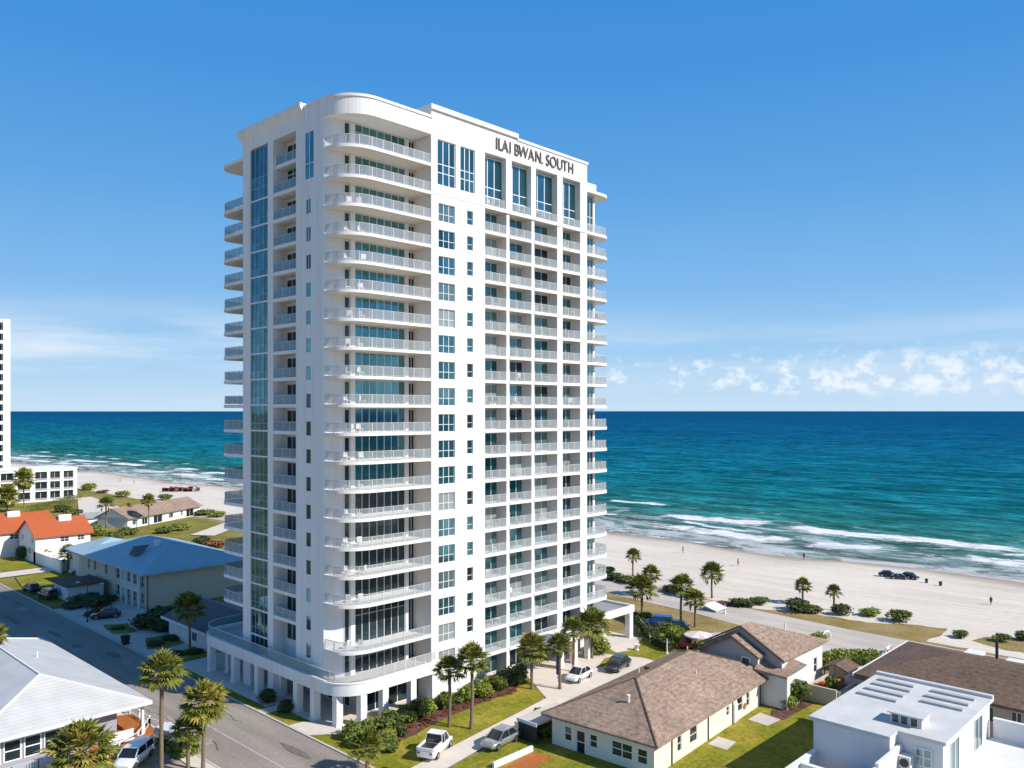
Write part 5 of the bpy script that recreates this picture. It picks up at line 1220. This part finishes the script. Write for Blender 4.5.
for i in range(22):
    t = i % 11; rr = i//11
    x, y = 146.6+t*.82+rr*3.4+rc.uniform(-.5,.5), 338.8-t*.86+rr*1.6+rc.uniform(-.7,.7)
    if cab0 is None:
        cab0 = empty('beach_cabana', (x,y,.0), 'reddish folding beach cabana in the cluster on the far sand', 'beach cabana', 'reddish cabanas on the far sand')
        g = MB(); g.poly([(-.6,-.5,1.5),(.6,-.5,1.5),(.6,.4,1.75),(-.6,.4,1.75)]); g.poly([(-.6,.4,1.75),(.6,.4,1.75),(.6,.6,.2),(-.6,.6,.2)]); g.poly([(-.6,-.5,1.5),(-.6,.4,1.75),(-.6,.6,.2),(-.6,-.1,.2)]); g.poly([(.6,-.5,1.5),(.6,.4,1.75),(.6,.6,.2),(.6,-.1,.2)]); build('canopy', g, red_fab, cab0, local=True)
        g = MB(); g.box(-.55,.55,-.6,.4,.30,.42); 
        for sx_ in (-.5,.5):
            for sy_ in (-.5,.3): g.box(sx_-.04,sx_+.04,sy_-.04,sy_+.04,0,.3)
        build('seat', g, dark, cab0, local=True)
    else:
        c = copy_thing(cab0, (x+rc.uniform(-.2,.2),y+rc.uniform(-.3,.3),.0), rc.uniform(-.9,.9), rc.uniform(.7,1.15))
        if i % 3 == 1:
            for q_ in c.children:
                if q_.name.startswith('canopy'): q_.data = q_.data.copy(); q_.data.materials[0] = cloth_k if i % 2 else white_fab
        c['label'] = 'dark or white folding beach cabana among the reddish ones on the far sand' if i % 3 == 1 else c['label']
e = empty('display_board', (126,64,0), 'white board lying tilted by the coast road on the beach side', 'board')
x, y = U(715,610); e.location = (x,y,0); g = MB(); g.faces([(-1.8,-1.2,.35),(1.8,-1.2,.35),(1.8,1.2,1.0),(-1.8,1.2,1.0),(-1.8,-1.2,.22),(1.8,-1.2,.22),(1.8,1.2,.87),(-1.8,1.2,.87)],[(0,1,2,3),(7,6,5,4),(0,4,5,1),(1,5,6,2),(2,6,7,3),(3,7,4,0)]); build('panel', g, trim, e, local=True)
for sx_ in (-1.5,1.5):
    g = MB(); g.bar((sx_,-1.0,0),(sx_,-1.0,.28),.06); g.bar((sx_,1.0,0),(sx_,1.0,.88),.06); build('leg', g, dark, e, local=True)

# ------------------------------------------------------------------ street furniture
def pole(x, y, hgt, label, name='lamp_post', m=None, arm=True, r_=.08):
    e = empty(name, (x,y,0), label, 'lamp post' if arm else 'post'); g = MB(); g.bar((0,0,0),(0,0,hgt),r_,8,r_*.6); g.bar((0,0,0),(0,0,.4),r_*1.8,8); build('pole', g, m or dark, e, local=True)
    if arm:
        g = MB(); g.bar((0,0,hgt-.1),(-1.2,0,hgt+.15),.04,6); build('arm', g, m or dark, e, local=True); g = MB(); g.box(-1.7,-1.1,-.14,.14,hgt+.10,hgt+.22); build('lamp_head', g, greyst, e, local=True)
    return e
pole(52.2,140.8,5.2,'dark lamp post on the forecourt of the cream apartment house')
pole(47.6,138.0,6.5,'dark lamp post at the kerb in the shaded street')
e = pole(75.6,64.4,6.4,'slim post with a blue vertical banner at the forecourt corner','banner_post',dark,False,.07)
e['category'] = 'banner'; g = MB(); g.box(-.03,.03,.07,.45,1.6,6.1); build('banner', g, blue_fab, e, local=True)
for u_, v_, lb in ((667,655,'white bollard post at the end of the thin white fence'),):
    x, y = U(u_, v_); pole(x, y, 2.2, lb, 'white_post', trim, False, .10)
x, y = U(725,614); pole(x, y, 1.6, 'short white marker post beside the coast road', 'marker_post', trim, False, .10)
x, y = U(785,633)
e = empty('marker_post', (x,y,0), 'white stubby marker on the dry grass beyond the gables', 'post'); g = MB(); g.bar((0,0,0),(0,0,.5),.4,10,.3); build('base', g, trim, e, local=True); g = MB(); g.bar((0,0,.5),(0,0,1.5),.12,8); build('stub', g, trim, e, local=True)
x, y = U(826,640)
e = empty('garden_arch', (x,y,0), 'white low hoop arch with plants on the dry grass by the road', 'arch'); g = MB(); ar = [(1.6*math.cos(t_*math.pi/10),0,1.3*math.sin(t_*math.pi/10)) for t_ in range(11)]; g.tube(ar, [.12]*11, 6); build('hoop', g, trim, e, local=True)
bush('light', x-1.0, y+.4, 1.5, 1.2, 'low pale shrub under the white hoop arch', 'shrubs along the coast road')
x, y = U(888,653)
e = empty('road_barrier', (x,y,0), 'small dark and white barrier at the mouth of the concrete spur', 'barrier'); g = MB(); g.box(-.9,.9,-.06,.06,.55,.95); build('board', g, trim, e, local=True)
for sx_ in (-.7,.7):
    g = MB(); g.bar((sx_,-.3,0),(sx_,0,.95),.05); g.bar((sx_,.3,0),(sx_,0,.95),.05); build('leg', g, dark, e, local=True)
x, y = U(637,651)
e = empty('garden_urn', (x,y,.1), 'small white urn standing on the bright lawn', 'urn'); g = MB(); g.bar((0,0,0),(0,0,.15),.3,10); g.bar((0,0,.15),(0,0,.4),.12,10,.2); g.bar((0,0,.4),(0,0,.85),.22,10,.42); build('bowl', g, trim, e, local=True)
# white parasol-like table on the walled terrace
e = empty('patio_umbrella', (70.6,27.8,0), 'dark blue closed top patio umbrella in the walled court of the white house', 'parasol'); g = MB(); g.dome((0,0,2.0),1.3,1.3,.6,14,4); build('canopy', g, blue_fab, e, local=True); g = MB(); g.bar((0,0,0),(0,0,2.6),.04,6); build('pole', g, trim, e, local=True)
e = empty('patio_board', (71.8,28.0,0), 'white square table leaning by the dark blue umbrella', 'table'); e.location = (71.5,27.6,0); g = MB(); g.box(-.6,.6,-.7,.7,1.9,1.98); build('tabletop', g, trim, e, local=True)
for sx_ in (-.5,.5):
    for sy_ in (-.6,.6):
        g = MB(); g.box(sx_-.04,sx_+.04,sy_-.04,sy_+.04,0,1.9); build('leg', g, trim, e, local=True)

# balcony furniture on the rounded corner
def chair():
    e = empty('balcony_chair', (0,0,-300), 'white chair on a rounded corner balcony', 'chair', 'white chairs on the corner balconies')
    g = MB(); g.box(-.28,.28,-.28,.28,.40,.46); build('seat', g, trim, e, local=True); g = MB(); g.box(-.28,.28,.24,.29,.46,.95); build('backrest', g, trim, e, local=True)
    for sx_ in (-.24,.24):
        for sy_ in (-.24,.24):
            g = MB(); g.box(sx_-.025,sx_+.025,sy_-.025,sy_+.025,0,.4); build('leg', g, trim, e, local=True)
    return e
ch = chair(); rcx = random.Random(9); k = 0
for z in cz[2:]:
    for x, y in ((52.2,74.4),(53.4,73.7)):
        rz = rcx.uniform(0,6.28)
        if k == 0: ch.location = (x,y,z+.34); ch.rotation_euler = (0,0,rz)
        else: copy_thing(ch, (x+rcx.uniform(-.2,.2), y+rcx.uniform(-.2,.2), z+.34), rz)
        k += 1

# things people keep on the loggias
def furn(kind, label, mm):
    e = empty('balcony_'+kind, (0,0,-300), label, kind, 'furniture on the loggia balconies')
    if kind == 'chair':
        g = MB(); g.box(-.28,.28,-.28,.28,.38,.45); build('seat', g, mm, e, local=True); g = MB(); g.box(-.28,.28,.22,.28,.45,1.0); build('backrest', g, mm, e, local=True)
        for sx_ in (-.24,.24):
            for sy_ in (-.24,.24):
                g = MB(); g.box(sx_-.025,sx_+.025,sy_-.025,sy_+.025,0,.38); build('leg', g, mm, e, local=True)
    elif kind == 'table':
        g = MB(); g.bar((0,0,.68),(0,0,.73),.42,12); build('tabletop', g, mm, e, local=True); g = MB(); g.bar((0,0,0),(0,0,.68),.04,6); build('leg', g, mm, e, local=True)
    elif kind == 'plant':
        g = MB(); g.bar((0,0,0),(0,0,.45),.2,8,.26); build('pot', g, tan, e, local=True); build('foliage', leaf_clump(70,.38,.38,.5,.10,random.Random(2),.85), leaf, e, local=True)
    return e
FU = [furn('chair','dark chair on a loggia balcony',cloth_k), furn('chair','brown chair on a loggia balcony',wood_m), furn('chair','white chair on a loggia balcony',trim), furn('table','round table on a loggia balcony',greyst), furn('plant','potted plant on a loggia balcony',leaf)]
rf = random.Random(41)
for j in range(0, 18):
    for a0, a1 in bays:
        for q_ in range(rf.choice((0,1,1,2,2))):
            copy_thing(rf.choice(FU), (rf.uniform(a0+.5,a1-.8), rf.uniform(72.85,73.35), Zs(j)+SL+.005), rf.uniform(0,6.28))
    if rf.random() < .6: copy_thing(rf.choice(FU[:4]), (rf.uniform(94.2,95.6), rf.uniform(73.0,73.4), Zs(j)+SL+.005), rf.uniform(0,6.28))['label'] = 'chair or table on a sea side end balcony'
# ------------------------------------------------------------------ people on the beach
def person(label, x, y, rz, walk, top, z=.0):
    J = {'pel':(0,0,.95),'che':(0,0,1.32),'nek':(0,0,1.50),'hd':(.02,0,1.62),'hd2':(.02,0,1.74),
         'lh':(0,.09,.90),'lk':(.14*walk,.10,.50),'la':(.05*walk,.10,.08),'lt':(.05*walk+.16,.10,.04),
         'rh':(0,-.09,.90),'rk':(-.02*walk,-.10,.50),'ra':(-.26*walk,-.10,.10),'rt':(-.26*walk+.16,-.10,.05),
         'ls':(0,.19,1.40),'le':(-.08*walk,.24,1.12),'lw':(.05,.25,.86),'lf':(.08,.25,.76),'rs':(0,-.19,1.40),'re':(.08*walk,-.24,1.12),'rw':(.16,-.25,.88),'rf':(.20,-.25,.79)}
    rad = {'pel':.145,'che':.155,'nek':.06,'hd':.09,'hd2':.085,'lh':.10,'rh':.10,'lk':.062,'rk':.062,'la':.042,'ra':.042,'lt':.036,'rt':.036,'ls':.065,'rs':.065,'le':.043,'re':.043,'lw':.033,'rw':.033,'lf':.035,'rf':.035}
    E_ = [('pel','che'),('che','nek'),('nek','hd'),('hd','hd2'),('pel','lh'),('lh','lk'),('lk','la'),('la','lt'),('pel','rh'),('rh','rk'),('rk','ra'),('ra','rt'),('che','ls'),('ls','le'),('le','lw'),('lw','lf'),('che','rs'),('rs','re'),('re','rw'),('rw','rf')]
    ks = list(J); me = bpy.data.meshes.new('body'); me.from_pydata([J[k] for k in ks], [(ks.index(a),ks.index(b)) for a,b in E_], [])
    o = bpy.data.objects.new('tmp', me); C.objects.link(o); md = o.modifiers.new('s','SKIN'); o.modifiers.new('u','SUBSURF').levels = 1
    for i, k in enumerate(ks): me.skin_vertices[0].data[i].radius = (rad[k],)*2; me.skin_vertices[0].data[i].use_root = (k == 'pel')
    bpy.context.view_layer.update()
    bm2 = bpy.data.meshes.new_from_object(o.evaluated_get(bpy.context.evaluated_depsgraph_get())); bpy.data.objects.remove(o)
    bm2.materials.clear()
    for m_ in (skin, top, cloth_k): bm2.materials.append(m_)
    for p in bm2.polygons:
        c = p.center; p.use_smooth = True
        p.material_index = 2 if (.55 < c.z < .98 and abs(c.y) < .22) or c.z > 1.72 else (1 if .98 <= c.z < 1.46 and abs(c.y) < .26 else 0)
    e = empty('person', (x,y,z), label, 'person', None, rz)
    link('body', bm2, e); return e
for u_, v_, lb, top, wk in ((804,560,'person in dark clothes standing at the water line','k',0),(738,566,'person in red walking alone across the sand','r',1),(638,558,'small figure in blue on the sand near the tower balconies','b',1),(683,553,'person walking on the wet sand near the tower','k',1),(991,606,'lone dark figure crossing the sand at the right','k',1),(93,471,'dark figure by the surf, left of the pair on the far beach','k',0),(79,470,'figure in red at the far surf edge','r',1),(120,482,'figure in blue on the far sand','b',1),(134,484,'figure in red on the far sand','r',1),(180,480,'dark figure walking the far wet sand','k',1)):
    x, y = U(u_, v_); person(lb, x, y, rc.uniform(0,6.28), wk, {'k':cloth_k,'r':cloth_r,'b':cloth_b}[top], -.02)

# remove the hidden prototypes
def wipe(o):
    for c in list(o.children): wipe(c)
    bpy.data.objects.remove(o)
for ps in PB.values():
    for p in ps: wipe(p)
for f_ in FU: wipe(f_)
